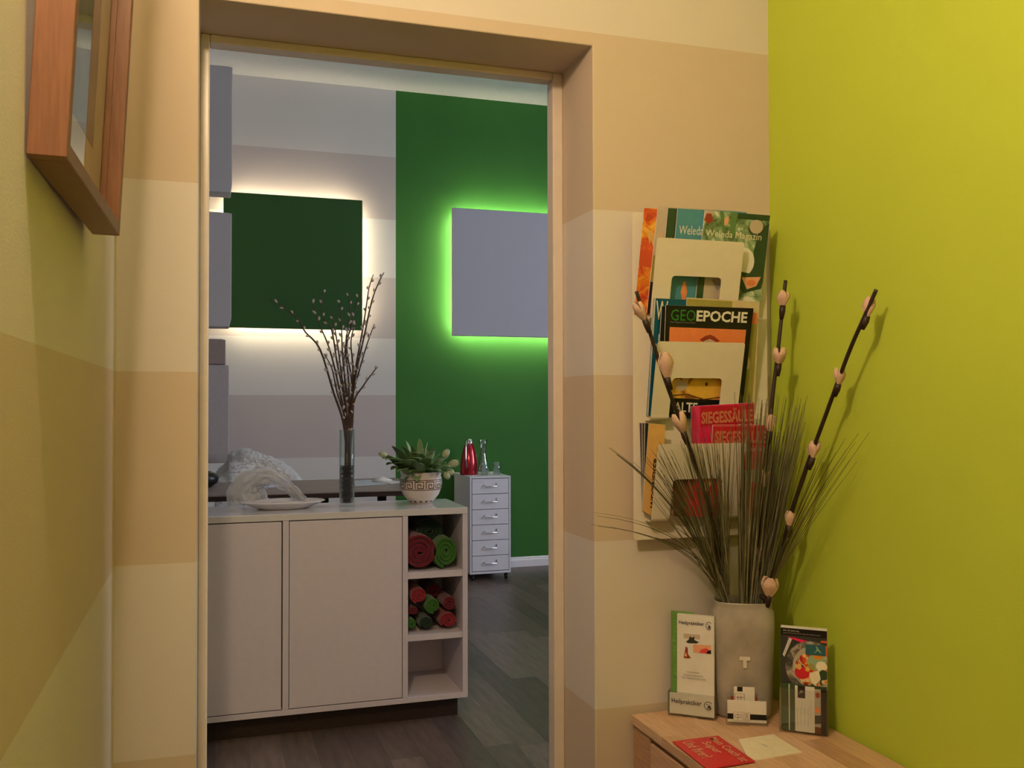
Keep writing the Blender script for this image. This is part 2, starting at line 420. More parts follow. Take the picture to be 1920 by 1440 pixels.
# ------------------------------------------------------------------ white sideboard
CX0, CX1, CY0, CY1, CZ0, CZ1 = -0.205, 0.924, 3.42, 3.755, 0.077, 0.787
T = 0.0195
t = thing('sideboard', 'long white sideboard with two plain doors and an open shelf end on dark plinth', 'sideboard', (CX0, CY0, 0))
q = MB(); q.box((CX0, CY0, CZ1-.024), (CX1, CY1, CZ1)); q.build('top', M_WHITETOP, t, 0.0015)
for a, b in ((CX1-T, CX1), (0.6767, 0.6966), (0.247, 0.2682), (CX0, CX0+T)):
    q = MB(); q.box((a, CY0, CZ0+T), (b, CY1-.008, CZ1-.0245)); q.build('side_panel', M_WHITELAC, t, 0.001)
q = MB(); q.box((CX0, CY0, CZ0), (CX1, CY1-.008, CZ0+T-.0003)); q.build('bottom_panel', M_WHITELAC, t, 0.001)
q = MB(); q.box((CX0+.005, CY1-.0075, CZ0), (CX1-.005, CY1, CZ1-.0245)); q.build('back_panel', M_WHITELAC, t)
for z0, z1 in ((0.530, 0.5537), (0.3012, 0.3228)):
    q = MB(); q.box((0.6969, CY0+.001, z0), (CX1-T-.0003, CY1-.01, z1)); q.build('shelf', M_WHITELAC, t, 0.001)
for a, b in ((0.2682+.0022, 0.6767-.0022), (CX0+T+.003, 0.247-.004)):
    q = MB(); q.box((a, CY0+.0005, CZ0+T+.003), (b, CY0+.019, CZ1-.0275)); q.build('door', M_WHITELAC, t, 0.0012)
q = MB(); q.box((0.2682, CY0+.03, .1), (0.6767, CY0+.034, .76)); q.box((CX0+T, CY0+.03, .1), (0.247, CY0+.034, .76)); q.build('door_gap_shade', M_BLACK, t)  # shade in the door gaps, put in as black sheets behind the doors
q = MB(); q.box((CX0+.03, CY0+.045, 0), (CX1-.028, CY1-.03, CZ0)); q.build('plinth', M_DARKWOOD, t)

# rolled towels
def roll(label, x, z, r, m, y0=3.45, ln=0.27, sq=1.0, group=None, turns=3.4, a0=0.0, tiltx=0.0):
    t = MB(); n = int(turns*22); th = r/(turns+0.6); fr = []; bk = []
    outer, inner = [], []
    for i in range(n+1):
        a = a0+2*PI*turns*i/n; ro = th*0.75 + (r-th*0.75)*i/n
        outer.append((ro*math.cos(a), ro*math.sin(a)*sq)); inner.append(((ro-th*.86)*math.cos(a), (ro-th*.86)*math.sin(a)*sq))
    def ring(y, shrink):
        return ([V((x+p[0]*shrink+tiltx*(y-y0), y, z+p[1]*shrink)) for p in outer], [V((x+p[0]*(2-shrink)+tiltx*(y-y0), y, z+p[1]*(2-shrink))) for p in inner])
    ys = [(y0, .965), (y0+.006, .99), (y0+.02, 1.0), (y0+ln-.02, 1.0), (y0+ln, .97)]
    rows = [ring(y, s) for y, s in ys]
    t.grid([r_[0] for r_ in rows], None, True); t.grid([r_[1] for r_ in rows], None, True)
    for r_ in (rows[0], rows[-1]): t.grid([r_[0], r_[1]], None, False)
    for k in (0, n):
        t.grid([[r_[0][k] for r_ in rows], [r_[1][k] for r_ in rows]], None, False)
    o = t.build('rolled_towel', m)
    return tag(o, label, 'towel', group)
def terry(name, c): return mat(name, c, 0.95, var=0.25, scale=220, bump=0.8, bscale=500, spec=0.1, sheen=0.3)
TR_, TG, TD, TR2 = terry('terry_wine', (0.16, 0.013, 0.022)), terry('terry_green', (0.045, 0.17, 0.018)), terry('terry_dark_green', (0.012, 0.035, 0.016)), terry('terry_red', (0.30, 0.022, 0.030))
G1, G2 = 'rolled towels on the upper open shelf', 'rolled hand towels on the middle open shelf'
roll('wine red rolled bath towel on the upper shelf', 0.747, 0.5537+.0685, .071, TR_, group=G1, sq=.96)
roll('bright green rolled bath towel on the upper shelf', 0.848, 0.5537+.064, .050, TG, group=G1, sq=1.28, a0=2)
roll('dark green rolled bath towel lying on top behind the red and green ones', 0.800, 0.5537+.134, .062, TD, y0=3.52, ln=.22, group=G1, sq=.80)
zb = 0.3228
def hroll(label, x, y, r, m, y0=3.46, ln=.17, **k):
    p = at(x, y, Y=y0); z = max(p.z, zb+r*k.get('sq', 1.0)+.001)
    roll(label, p.x, z, r, m, y0=y0, ln=ln, group=G2, turns=2.6, **k)
hroll('bright red rolled hand towel at top of the pile, left', 786, 1117, .033, TR2, a0=.5)
hroll('wine red rolled hand towel under the top red one', 775, 1146, .022, TR_, y0=3.475, sq=.8)
hroll('small green rolled hand towel at the bottom left of the pile', 771, 1170, .022, TG)
hroll('green rolled hand towel in the middle of the pile', 812, 1136, .031, TG, a0=1, y0=3.455)
hroll('dark green rolled hand towel at the bottom middle of the pile', 800, 1168, .030, TD, sq=.85)
hroll('red rolled hand towel at the bottom right of the pile', 841, 1163, .0355, TR2, sq=.9)
hroll('red rolled hand towel on top at the right of the pile', 843, 1130, .029, TR_, a0=2)
hroll('wine red rolled hand towel at the back of the pile', 815, 1108, .028, TR_, y0=3.55)

# ------------------------------------------------------------------ glass vase with pussy willow
vb = V((0.497, 3.60, CZ1))
GL = clear('clear_glass', (0.93, 0.97, 0.96), gloss=0.15, ior=1.33)
t = thing('glass_vase', 'tall narrow clear glass cylinder vase on the white sideboard', 'vase', vb)
q = MB(); q.lathe([(0.0, .001), (.0285, .001), (.0285, .292), (.0262, .292), (.0262, .014), (0.0, .012)], vb, n=40); q.build('glass_body', GL, t)
q = MB(); q.lathe([(0.0, .014), (.0258, .014), (.0258, .155), (0.0, .155)], vb, n=24)
q.build('water', clear('vase_water', (0.62, 0.58, 0.55), gloss=0.05), t)
M_BARK = mat('willow_bark', (0.055, 0.030, 0.020), 0.6, var=0.3, scale=90)
M_CATKIN = mat('catkin', (0.42, 0.38, 0.34), 0.9, var=0.2, scale=300, sheen=0.5)
t2 = MB(); rq = random.Random(9)
for k in range(9):
    a = rq.random()*6.28; r0 = rq.uniform(.004, .018); a2 = a+rq.uniform(.4, 1.6)
    t2.tube([vb+V((r0*math.cos(a), r0*math.sin(a), .018+rq.random()*.02)), vb+V((r0*math.cos(a2), r0*math.sin(a2), .15))], .0042, n=6)
for k in range(7):
    z = .035+k*.018
    t2.lathe([(.0215, z-.003), (.0235, z), (.0215, z+.003)], vb, n=18)
o = t2.build('bark_wrap', mat('dark_bark_wrap', (0.045, 0.028, 0.022), 0.6, var=0.3, scale=60), t)
twigs = [ # px polylines from vase rim upward, Y at tip
 ([(646, 805), (625, 735), (600, 655), (572, 622), (560, 600), (530, 575), (506, 562)], 3.45),
 ([(648, 805), (634, 720), (618, 655), (600, 610), (585, 565)], 3.55),
 ([(650, 805), (632, 735), (622, 690), (607, 663)], 3.52),
 ([(650, 805), (644, 740), (632, 680), (622, 620), (604, 590), (606, 545)], 3.66),
 ([(652, 805), (640, 700), (632, 640), (622, 585)], 3.50),
 ([(650, 805), (648, 730), (642, 660), (640, 600), (637, 565)], 3.70),
 ([(654, 805), (654, 720), (648, 650), (656, 590), (654, 552)], 3.58),
 ([(653, 805), (660, 720), (650, 650), (664, 590), (672, 555)], 3.64),
 ([(656, 805), (662, 700), (658, 640), (668, 600)], 3.54),
 ([(656, 805), (664, 710), (678, 630), (686, 580), (692, 540), (700, 515)], 3.60),
 ([(658, 805), (665, 715), (684, 625), (697, 565), (710, 530), (720, 511)], 3.50),
 ([(659, 805), (662, 740), (675, 690), (690, 640), (702, 608)], 3.66),
 ([(660, 805), (664, 752), (680, 725), (698, 700), (708, 688)], 3.56),
 ([(656, 805), (652, 745), (645, 690), (650, 640), (662, 610)], 3.72),
]
pos_words = ['reaching farthest left', 'second from the left', 'short, third from the left', 'leaning left with a fork of catkins', 'upright left of the middle', 'upright at the middle back', 'straight up through the middle', 'upright right of the middle', 'short right of the middle', 'tall, along the right edge of the green panel', 'tallest, leaning right', 'leaning right at middle height', 'lowest, bending out to the right', 'thin, at the centre back']
for i, (pl, yt) in enumerate(twigs):
    base = vb+V((.010*math.cos(i*2.4), .010*math.sin(i*2.4), .016))
    pts = [base]
    for j, (x, y) in enumerate(pl):
        f = j/(len(pl)-1); pts.append(at(x, y, Y=3.60+(yt-3.60)*f))
    root = thing('willow_twig', 'pussy willow twig in the glass vase, '+pos_words[i], 'twig', base, 'pussy willow twigs in the glass vase')
    # smooth
    sm = []
    for j in range(len(pts)-1):
        for k in range(4):
            f = k/4; p0, p1, p2, p3 = pts[max(j-1, 0)], pts[j], pts[j+1], pts[min(j+2, len(pts)-1)]
            sm.append(0.5*((2*p1)+(p2-p0)*f+(2*p0-5*p1+4*p2-p3)*f*f+(3*p1-p0-3*p2+p3)*f**3))
    sm.append(pts[-1]); n = len(sm)
    q = MB(); q.tube(sm, [0.0036*(1-j/n)+0.0013 for j in range(n)], n=6); q.build('stem', M_BARK, root)
    q = MB(); side = 1; acc = 0
    for j in range(n//4, n):
        acc += (sm[j]-sm[j-1]).length
        if acc < 0.026: continue
        acc = 0; side = -side
        d = (sm[min(j+1, n-1)]-sm[j-1]).normalized(); o_ = d.cross(V((0, 1, 0))).normalized()*side
        c = sm[j]+o_*.005+V((0, rq.uniform(-.003, .003), 0)); ax = (d*.85+o_*.5).normalized()
        L = rq.uniform(.012, .017); rad = rq.uniform(.0040, .0056)
        q.tube([c-ax*L*.5, c-ax*L*.3, c, c+ax*L*.35, c+ax*L*.5], [rad*.4, rad*.85, rad, rad*.65, rad*.15], n=6)
    q.build('catkins', M_CATKIN, root)['kind'] = 'stuff'

# ------------------------------------------------------------------ pot of tulips
pb = V((0.790, 3.625, CZ1))
POT = mat('cream_pottery', (0.70, 0.62, 0.54), 0.4, var=0.04, scale=30, bump=0.1, bscale=100)
BRN = mat('brown_glaze', (0.12, 0.055, 0.035), 0.4, var=0.2)
t = thing('flower_pot', 'round cream pot with brown meander band full of green leaves and tulips', 'potted plant', pb)
prof = [(0.0, 0.0), (.038, 0.0), (.045, .004), (.070, .035), (.080, .060), (.083, .080), (.081, .097), (.0775, .107), (.082, .124), (.0785, .124), (.073, .108), (.074, .09), (.0, .085)]
q = MB(); q.lathe(prof, pb, n=56); q.build('pot', POT, t)
def pr(z):
    for (r0, z0), (r1, z1) in zip(prof[1:9], prof[2:9]):
        if z0 <= z <= z1: return r0+(r1-r0)*(z-z0)/(z1-z0)
    return .08
def band_rect(q, a0, a1, z0, z1, lift=.0007):
    n = max(1, int((a1-a0)/0.08)+1)
    r = [[pb+V(((pr(z)+lift)*math.cos(a0+(a1-a0)*j/n), (pr(z)+lift)*math.sin(a0+(a1-a0)*j/n), z)) for j in range(n+1)] for z in (z0, (z0+z1)/2, z1)]
    q.grid(r, None, True)
q = MB(); lw = .0036
band_rect(q, 0, 2*PI, .0555, .0585); band_rect(q, 0, 2*PI, .0930, .0960)
NU = 12; z0, z1 = .0612, .0900
for k in range(NU):
    a = 2*PI*k/NU; w_ = 2*PI/NU; aw = lw/.081
    def R_(x0, x1, y0, y1): band_rect(q, a+x0*w_, a+x1*w_, z0+(z1-z0)*y0, z0+(z1-z0)*y1)
    s_ = aw/w_; h_ = lw/(z1-z0)
    R_(.02, .02+s_, 0, 1); R_(.02, .86, 1-h_, 1); R_(.86-s_, .86, .0, 1); R_(.26, .86, 0, h_); R_(.26, .26+s_, 0, .66); R_(.26, .62, .66-h_, .66); R_(.62-s_, .62, .28, .66)
q.build('meander_band', BRN, t)
q = MB()
for k in range(14):
    a = 2*PI*k/14; band_rect(q, a-.10, a+.10, .006, .0125, .0009)
q.build('foot_dots', BRN, t)
q = MB(); q.lathe([(0, .108), (.074, .108), (.074, .09)], pb, n=32); q.build('soil', mat('dark_soil', (.015, .018, .01), .9, var=.4), t)
LEAF = [mat('tulip_leaf_%s' % s, c, 0.5, var=0.22, scale=14, aniso=(30, 30, 4), bump=0.1, bscale=60) for s, c in (('mid', (.14, .24, .07)), ('dark', (.085, .17, .05)), ('pale', (.25, .35, .15)))]
def leaf(p0, tip, wid, m, droop=0.3, fold=0.25, parent=t):
    p0, tip = V(p0), V(tip); L = (tip-p0).length; n = 9
    mid = (p0+tip)/2+V((0, 0, L*droop)); rows = []
    side = (tip-p0).cross(V((0, 0, 1)));
    if side.length < 1e-4: side = V((1, 0, 0))
    side.normalize()
    for i in range(n+1):
        f = i/n; p = p0*(1-f)**2+mid*2*f*(1-f)+tip*f*f; d = (mid-p0)*(1-f)+(tip-mid)*f
        up = side.cross(d).normalized(); w2 = wid*max(.02, math.sin(PI*min(1, f*.93+.07))**.6*(1-f*.12))
        rows.append([p+side*(w2*s)+up*(abs(s)**1.5*w2*fold*1.5) for s in (-1, -.5, 0, .5, 1)])
    q = MB(); q.grid(rows, None, True); o = q.build('leaf', m, parent)
    sm = o.modifiers.new('thick', 'SOLIDIFY'); sm.thickness = .0012
    return o
lv = [ # leaf tips in photo px and Y
 (712, 851, 3.50, .020, 0), (735, 836, 3.55, .022, 1), (722, 862, 3.45, .020, 0), (761, 826, 3.66, .013, 2), (772, 835, 3.58, .012, 1), (786, 822, 3.70, .011, 0), (802, 829, 3.62, .013, 2),
 (814, 838, 3.70, .016, 1), (745, 850, 3.72, .022, 0), (735, 868, 3.50, .022, 0), (775, 858, 3.48, .024, 2), (790, 850, 3.50, .022, 1), (805, 858, 3.46, .022, 0), (826, 850, 3.60, .020, 1),
 (838, 868, 3.54, .020, 0), (760, 862, 3.44, .024, 0), (748, 842, 3.60, .020, 2), (796, 840, 3.74, .018, 0), (825, 872, 3.46, .018, 1), (766, 846, 3.60, .020, 0), (815, 862, 3.72, .022, 0), (782, 868, 3.45, .022, 1), (840, 857, 3.70, .016, 2), (730, 856, 3.62, .018, 1)]
for i, (x, y, Y, wd, m) in enumerate(lv):
    tip = at(x, y, Y=Y); b = pb+V((0.030*(tip.x-pb.x)/.1, (tip.y-pb.y)*.25, .105))
    leaf(b, tip, wd*1.3, LEAF[m], droop=rq.uniform(.10, .30), fold=.15)
leaf(pb+V((-.03, -.05, .108)), at(782, 903, Y=3.535), .021, LEAF[2], droop=.55)
leaf(pb+V((-.05, -.04, .108)), at(754, 912, Y=3.54), .006, LEAF[1], droop=.35)
for (x, y, Y, wd, m) in [(724, 872, 3.50, .022, 0), (733, 881, 3.50, .022, 1), (745, 884, 3.50, .020, 2), (852, 882, 3.60, .018, 0), (846, 876, 3.52, .020, 2), (716, 860, 3.52, .018, 2), (768, 885, 3.50, .016, 0),
                         (808, 880, 3.49, .018, 1), (826, 884, 3.50, .018, 2), (754, 836, 3.60, .020, 0), (812, 846, 3.55, .022, 2), (828, 860, 3.66, .022, 0), (776, 848, 3.52, .024, 2)]:
    tip = at(x, y, Y=Y); leaf(pb+V((0.035*(tip.x-pb.x)/.1, (tip.y-pb.y)*.25, .105)), tip, wd*1.15, LEAF[m], droop=.34, fold=.12)
FLW = mat('tulip_bud', (0.42, 0.47, 0.28), 0.5, var=0.2, scale=20, aniso=(30, 30, 3))
def tulip(x, y, Y, dr, size=.021):
    c = at(x, y, Y=Y); ax = V(dr).normalized(); root = thing_part('flower', c, t)
    s1 = ax.cross(V((.3, 1, .2))).normalized(); s2 = ax.cross(s1)
    for k in range(5):
        a = 2*PI*k/5; o_ = s1*math.cos(a)+s2*math.sin(a); tn = ax.cross(o_)
        rows = []
        for i in range(7):
            f = i/6; rr_ = size*(math.sin(PI*(f*.80+.10))**.7)*.80; ww = size*.62*math.sin(PI*(f*.9+.08))
            rows.append([c+ax*(size*2.3*(f-.5))+o_*(rr_-abs(s)**2*rr_*.18)+tn*ww*s for s in (-1, -.5, 0, .5, 1)])
        q = MB(); q.grid(rows, None, True); q.build('petal', FLW, root)
    q = MB(); b = c-ax*size*1.1; q.tube([b, (b+pb+V((0, 0, .12)))/2+V((0, 0, .01)), pb+V((0, 0, .105))], .003, n=6); q.build('stalk', LEAF[0], root)
def thing_part(name, loc, parent):
    o = bpy.data.objects.new(name, None); COL.objects.link(o); o.parent = parent; o.empty_display_size = .02
    o.location = V(loc)-parent_world(parent); return o
tulip(851, 869, 3.58, (.8, -.3, .25), .019); tulip(845, 885, 3.56, (.6, -.4, -.5), .015); tulip(836, 850, 3.62, (.6, 0, .8), .017)
tulip(838, 892, 3.53, (.4, -.5, -.7), .014); tulip(718, 852, 3.50, (-.9, -.2, .2), .014)

# ------------------------------------------------------------------ dish and gauze on the sideboard
dc = V((0.262, 3.605, CZ1))
t = thing('oval_dish', 'shallow oval white dish on the sideboard in front of the gauze', 'dish', dc)
PORC = mat('white_porcelain', (0.78, 0.76, 0.80), 0.25, var=0.02, coat=0.3)
q = MB(); q.lathe([(0, .001), (.09, .001), (.105, .006), (.150, .024), (.158, .027), (.155, .030), (.145, .027), (.10, .011), (0, .008)], dc, n=64, sx=0.98, sy=0.62); q.build('bowl', PORC, t)
q = MB(); q.lathe([(0, .0), (.055, .0), (.068, .006), (.060, .013), (.03, .017), (0, .018)], dc+V((.02, 0, .0105)), n=40, sx=1.0, sy=.62)
q.build('foot_ring', PORC, t)
GZ = bpy.data.materials.new('white_gauze'); GZ.use_nodes = True; nt = GZ.node_tree; nt.nodes.remove(nt.nodes['Principled BSDF'])
d_ = nt.nodes.new('ShaderNodeBsdfDiffuse'); d_.inputs[0].default_value = (.86, .87, .93, 1); tl = nt.nodes.new('ShaderNodeBsdfTranslucent'); tl.inputs[0].default_value = (.86, .87, .93, 1)
m1 = nt.nodes.new('ShaderNodeMixShader'); m1.inputs[0].default_value = .45; m2 = nt.nodes.new('ShaderNodeMixShader'); tp = nt.nodes.new('ShaderNodeBsdfTransparent')
n = nt.nodes.new('ShaderNodeTexNoise'); n.inputs['Scale'].default_value = 30; n.inputs['Detail'].default_value = 6
r = nt.nodes.new('ShaderNodeMapRange'); r.inputs['From Min'].default_value = .3; r.inputs['From Max'].default_value = .7; r.inputs['To Min'].default_value = .60; r.inputs['To Max'].default_value = .92
tc = nt.nodes.new('ShaderNodeTexCoord'); nt.links.new(tc.outputs['Object'], n.inputs['Vector']); nt.links.new(n.outputs['Fac'], r.inputs['Value']); nt.links.new(r.outputs[0], m2.inputs[0])
nt.links.new(d_.outputs[0], m1.inputs[1]); nt.links.new(tl.outputs[0], m1.inputs[2]); nt.links.new(tp.outputs[0], m2.inputs[1]); nt.links.new(m1.outputs[0], m2.inputs[2]); nt.links.new(m2.outputs[0], nt.nodes['Material Output'].inputs[0])
def gauze_strip(path, wid, yoff, nn=26):
    pts = [at(x, y, Y=3.68) for x, y in path]; rows = []
    m = len(pts)-1
    for i in range(nn+1):
        f = i/nn*m; j = min(int(f), m-1); g = f-j
        p0, p1, p2, p3 = pts[max(j-1, 0)], pts[j], pts[j+1], pts[min(j+2, m)]
        p = 0.5*((2*p1)+(p2-p0)*g+(2*p0-5*p1+4*p2-p3)*g*g+(3*p1-p0-3*p2+p3)*g**3)
        d = (0.5*((p2-p0)+2*(2*p0-5*p1+4*p2-p3)*g+3*(3*p1-p0-3*p2+p3)*g*g)).normalized()
        s = d.cross(V((0, 1, 0))).normalized(); w_ = wid[0]+(wid[1]-wid[0])*(i/nn)
        if len(wid) > 2: w_ = wid[0]*(1-i/nn)**2+2*wid[1]*(i/nn)*(1-i/nn)+wid[2]*(i/nn)**2
        rows.append([p+s*(w_*(k/10-.5)*2)+V((0, yoff+.05*(1-(k/5-1)**2)*-.6+.012*math.sin(k*2.1+i*.5), .004*math.sin(i*1.3+k))) for k in range(11)])
    for r_ in rows:
        for p in r_:
            if p.z < CZ1+.003: p.z = CZ1+.003
    return rows
q = MB()
q.grid(gauze_strip([(458, 944), (452, 922), (468, 902), (500, 893), (528, 903), (548, 920), (570, 937)], [.062, .030, .016], 0)); 
q.grid(gauze_strip([(480, 944), (478, 925), (486, 908), (505, 902)], [.050, .045, .02], .03))
o = q.build('gauze_drape', GZ); tag(o, 'arch of translucent white gauze standing on the sideboard behind the dish', 'gauze')

# ------------------------------------------------------------------ treatment table behind
TZ = 0.765; tx0, tx1, ty0, ty1 = -0.80, 0.985, 4.44, 5.17
t = thing('table', 'long taupe-topped table with dark edge behind the sideboard', 'table', (tx0, ty0, 0))
q = MB(); q.box((tx0, ty0, TZ-.008), (tx1, ty1, TZ)); q.build('table_top', mat('taupe_table_top', (0.25, 0.20, 0.18), 0.5, var=0.08, scale=12), t, .003)
q = MB(); q.box((tx0+.004, ty0+.004, TZ-.029), (tx1-.004, ty1-.004, TZ-.0085)); q.build('edge_frame', mat('dark_table_edge', (.028, .014, .011), .5, var=.2), t)
lx = at(716, 930, Y=4.56).x; lx2 = at(607, 930, Y=5.1).x
for x, y in ((lx, 4.56), (lx2, 5.06), (-.7, 4.56), (-.7, 5.06)):
    q = MB(); q.lathe([(0, 0), (.03, 0), (.03, .012), (.0225, .014), (.0225, TZ-.030), (0, TZ-.030)], (x, y, 0), n=20); q.build('leg', M_CHROME, t)
# papers on the table
def sheet_on(label, pxs, z, m, th=.0012, name='paper_sheet', cat='paper', parent=None, group=None):
    pts = [at(x, y, Z=z+th) for x, y in pxs]; q = MB(); q.prism([V((p.x, p.y, z+th)) for p in pts], (0, 0, -th)); o = q.build(name, m)
    return tag(o, label, cat, group)
sheet_on('pale bluish sheet lying on the table beside the vase', [(664, 901), (700, 899), (728, 907), (666, 911)], TZ, mat('bluish_paper', (.50, .56, .60), .5, var=.15, scale=25))
sheet_on('white sheet nearest the right end of the table', [(700, 899.4), (727, 899.2), (757, 904), (733, 907)], TZ+.0013, M_PAPER)
o = MB(); c_ = at(716, 901.5, Z=TZ+.004)
o.lathe([(0.0, .0), (.05, .0), (.055, .006), (.03, .014), (.012, .022), (0, .024)], (c_.x, c_.y, TZ+.0027), n=24, sy=.5); tag(o.build('crumpled_tissue', M_PAPER), 'small crumpled white tissue on the papers', 'tissue')
# folder and black thing at left end of the table
fp = [at(x, y, Z=TZ+.012) for x, y in ((492, 900), (545, 899), (543, 908), (488, 911))]
q = MB(); q.prism([V((p.x, p.y, TZ+.014)) for p in fp], (0, 0, -.013)); tag(q.build('folder', mat('pale_blue_folder', (.52, .55, .62), .5, var=.05)), 'pale folder lying on the table in front of the sheepskin', 'folder')
c_ = at(392, 905, Z=TZ+.03)
q = MB(); q.lathe([(0, 0), (.045, .0), (.075, .02), (.083, .045), (.07, .066), (.04, .078), (0, .082)], (c_.x-.035, 4.90, TZ+.0003), n=32); tag(q.build('round_case', M_BLACK), 'round black case on the table, half hidden by the left door jamb', 'case')

# ------------------------------------------------------------------ chair with sheepskin behind the table
t = thing('armchair', 'chair standing behind the table under a white sheepskin', 'chair', (.06, 5.36, 0))
BW = mat('dark_chair_wood', (.05, .03, .02), .5, var=.2)
q = MB(); q.box((.06, 5.36, .42), (.50, 5.62, .46)); q.build('seat', BW, t, .01)
q = MB(); q.box((.08, 5.56, .4605), (.40, 5.585, .80)); q.build('backrest', BW, t, .008)
for x in (.075, .455):
    for y in (5.375, 5.575):
        q = MB(); q.box((x, y, 0), (x+.03, y+.03, .4195)); q.build('leg', BW, t, .003)
sil = [(403, 905), (407, 889), (413, 880), (421, 874), (427.5, 868), (428.5, 854), (436, 849), (446, 847), (456, 843.5), (466, 845), (478, 850), (488, 853), (498, 857), (508, 859), (518, 865), (528, 869), (538, 875), (546, 882), (554, 889), (562, 898), (566, 906)]
FY = 5.55
prof_ = [at(x, y, Y=FY) for x, y in sil]
t = thing('sheepskin', 'fluffy white sheepskin draped over the chair behind the table', 'sheepskin', (prof_[0].x, FY, .5))
FUR = mat('sheep_fleece', (0.96, 0.95, 0.89), 0.95, var=0.06, scale=22, bump=0.3, bscale=120, sheen=0.4, spec=0.1)
FUR.node_tree.nodes['Principled BSDF'].inputs['Subsurface Weight'].default_value = 0.6; FUR.node_tree.nodes['Principled BSDF'].inputs['Subsurface Radius'].default_value = (.05, .05, .045)
rows = []
for p in prof_:
    col = []
    for k in range(13):
        a = PI*k/12; dz = p.z-.10
        col.append(V((p.x+.004*math.sin(k*3+p.x*90), FY-.095*math.cos(a)*(1 if k < 7 else .8), max(.50, p.z-.09*(1-math.sin(a))-(.30 if k in (0, 12) else .0)-(.12 if k in (1, 11) else 0)))))
    rows.append(col)
q = MB(); q.grid(rows, None, True); q.build('hide', FUR, t)
q = MB(); rf = random.Random(5)
for i in range(6000):
    a = rf.random()*(len(rows)-1); i0 = int(a); fa = a-i0; b_ = rf.random()*7.5+1; k0 = int(b_); fb = b_-k0
    p = (rows[i0][k0]*(1-fa)+rows[i0+1][k0]*fa)*(1-fb)+(rows[i0][k0+1]*(1-fa)+rows[i0+1][k0+1]*fa)*fb
    ang = PI*b_/12; nrm = V((rf.uniform(-.5, .5), -math.cos(ang), math.sin(ang)+rf.uniform(-.3, .2))).normalized()
    L = rf.uniform(.010, .022); w_ = .0030
    s = nrm.cross(V((rf.uniform(-1, 1), rf.uniform(-1, 1), rf.uniform(-1, 1)))).normalized(); s2 = nrm.cross(s)
    tipp = p+nrm*L+V((rf.uniform(-.005, .005), 0, -.004))
    q.add([p+s*w_-nrm*.003, p-s*w_*.5+s2*w_-nrm*.003, p-s*w_*.5-s2*w_-nrm*.003, tipp], [(0, 1, 3), (1, 2, 3), (2, 0, 3)], None, True)
q.build('fleece_tufts', FUR, t)['kind'] = 'stuff'

# ------------------------------------------------------------------ white metal drawer unit
hx0, hx1, hy0, hy1, hz0, hz1 = 1.637, 1.920, 6.00, 6.42, 0.045, 0.690
t = thing('drawer_unit', 'narrow white metal drawer unit on castors against the green wall', 'drawer unit', (hx0, hy0, 0))
q = MB(); q.box((hx0, hy0, hz1-.012), (hx1, hy1, hz1)); q.box((hx0, hy0, hz0), (hx0+.012, hy1, hz1-.012)); q.box((hx1-.012, hy0, hz0), (hx1, hy1, hz1-.012))
q.box((hx0+.012, hy1-.006, hz0), (hx1-.012, hy1, hz1-.012)); q.box((hx0+.012, hy0, hz0), (hx1-.012, hy1-.006, hz0+.015)); q.build('cabinet_body', M_METALWHITE, t, .002)
dz0, dz1 = hz0+.018, hz1-.014; n = 6; dh = (dz1-dz0)/n
for k in range(n):
    z = dz0+k*dh
    q = MB(); q.box((hx0+.0155, hy0-.001, z+.0018), (hx1-.0155, hy0+.012, z+dh-.0018)); q.box((hx0+.02, hy0+.012, z+.004), (hx1-.02, hy1-.03, z+.008))
    d = q.build('drawer', M_METALWHITE, t, .0012)
    cx = (hx0+hx1)/2; zc = z+dh*.52; q = MB()
    q.tube([(cx-.042, hy0-.0008, zc+.008), (cx-.042, hy0-.016, zc+.004), (cx-.040, hy0-.019, zc-.002), (cx+.040, hy0-.019, zc-.002), (cx+.042, hy0-.016, zc+.004), (cx+.042, hy0-.0008, zc+.008)], .0033, n=8)
    q.box((cx+.036, hy0-.003, zc+.002), (cx+.045, hy0-.0009, zc+.020)); q.build('handle', M_CHROME, d)
for x in (hx0+.025, hx1-.025):
    for y in (hy0+.03, hy1-.03):
        q = MB(); q.tube([(x-.007, y, .018), (x+.007, y, .018)], .0175, n=18); q.box((x-.010, y-.008, .020), (x+.010, y+.008, .0448)); q.build('castor', M_BLACK, t)
# thermos jug
c = V((1.686, 6.20, hz1)); REDM = mat('red_metal', (0.42, 0.008, 0.020), 0.18, metal=0.55, var=0.03, coat=0.6)
t = thing('thermos_jug', 'shiny red thermos jug with chrome lid and handle on the drawer unit', 'jug', c)
q = MB(); q.lathe([(0, .0), (.060, .0), (.062, .01), (.061, .06), (.052, .13), (.037, .19), (.028, .208)], c, n=40); q.build('body', REDM, t)
q = MB(); q.lathe([(.028, .2082), (.0285, .222), (.024, .238), (.012, .247), (0, .248)], c, n=32); q.tube([c+V((0, -.02, .226)), c+V((0, -.045, .236))], [.010, .007], n=10); q.build('lid', M_CHROME, t)
q = MB(); q.tube([c+V((-.012, -.018, .236)), c+V((-.030, -.045, .226)), c+V((-.038, -.062, .18)), c+V((-.042, -.075, .11)), c+V((-.036, -.078, .055))], [.008, .010, .011, .010, .006], n=10, flat=.6); q.build('handle', M_CHROME, t)
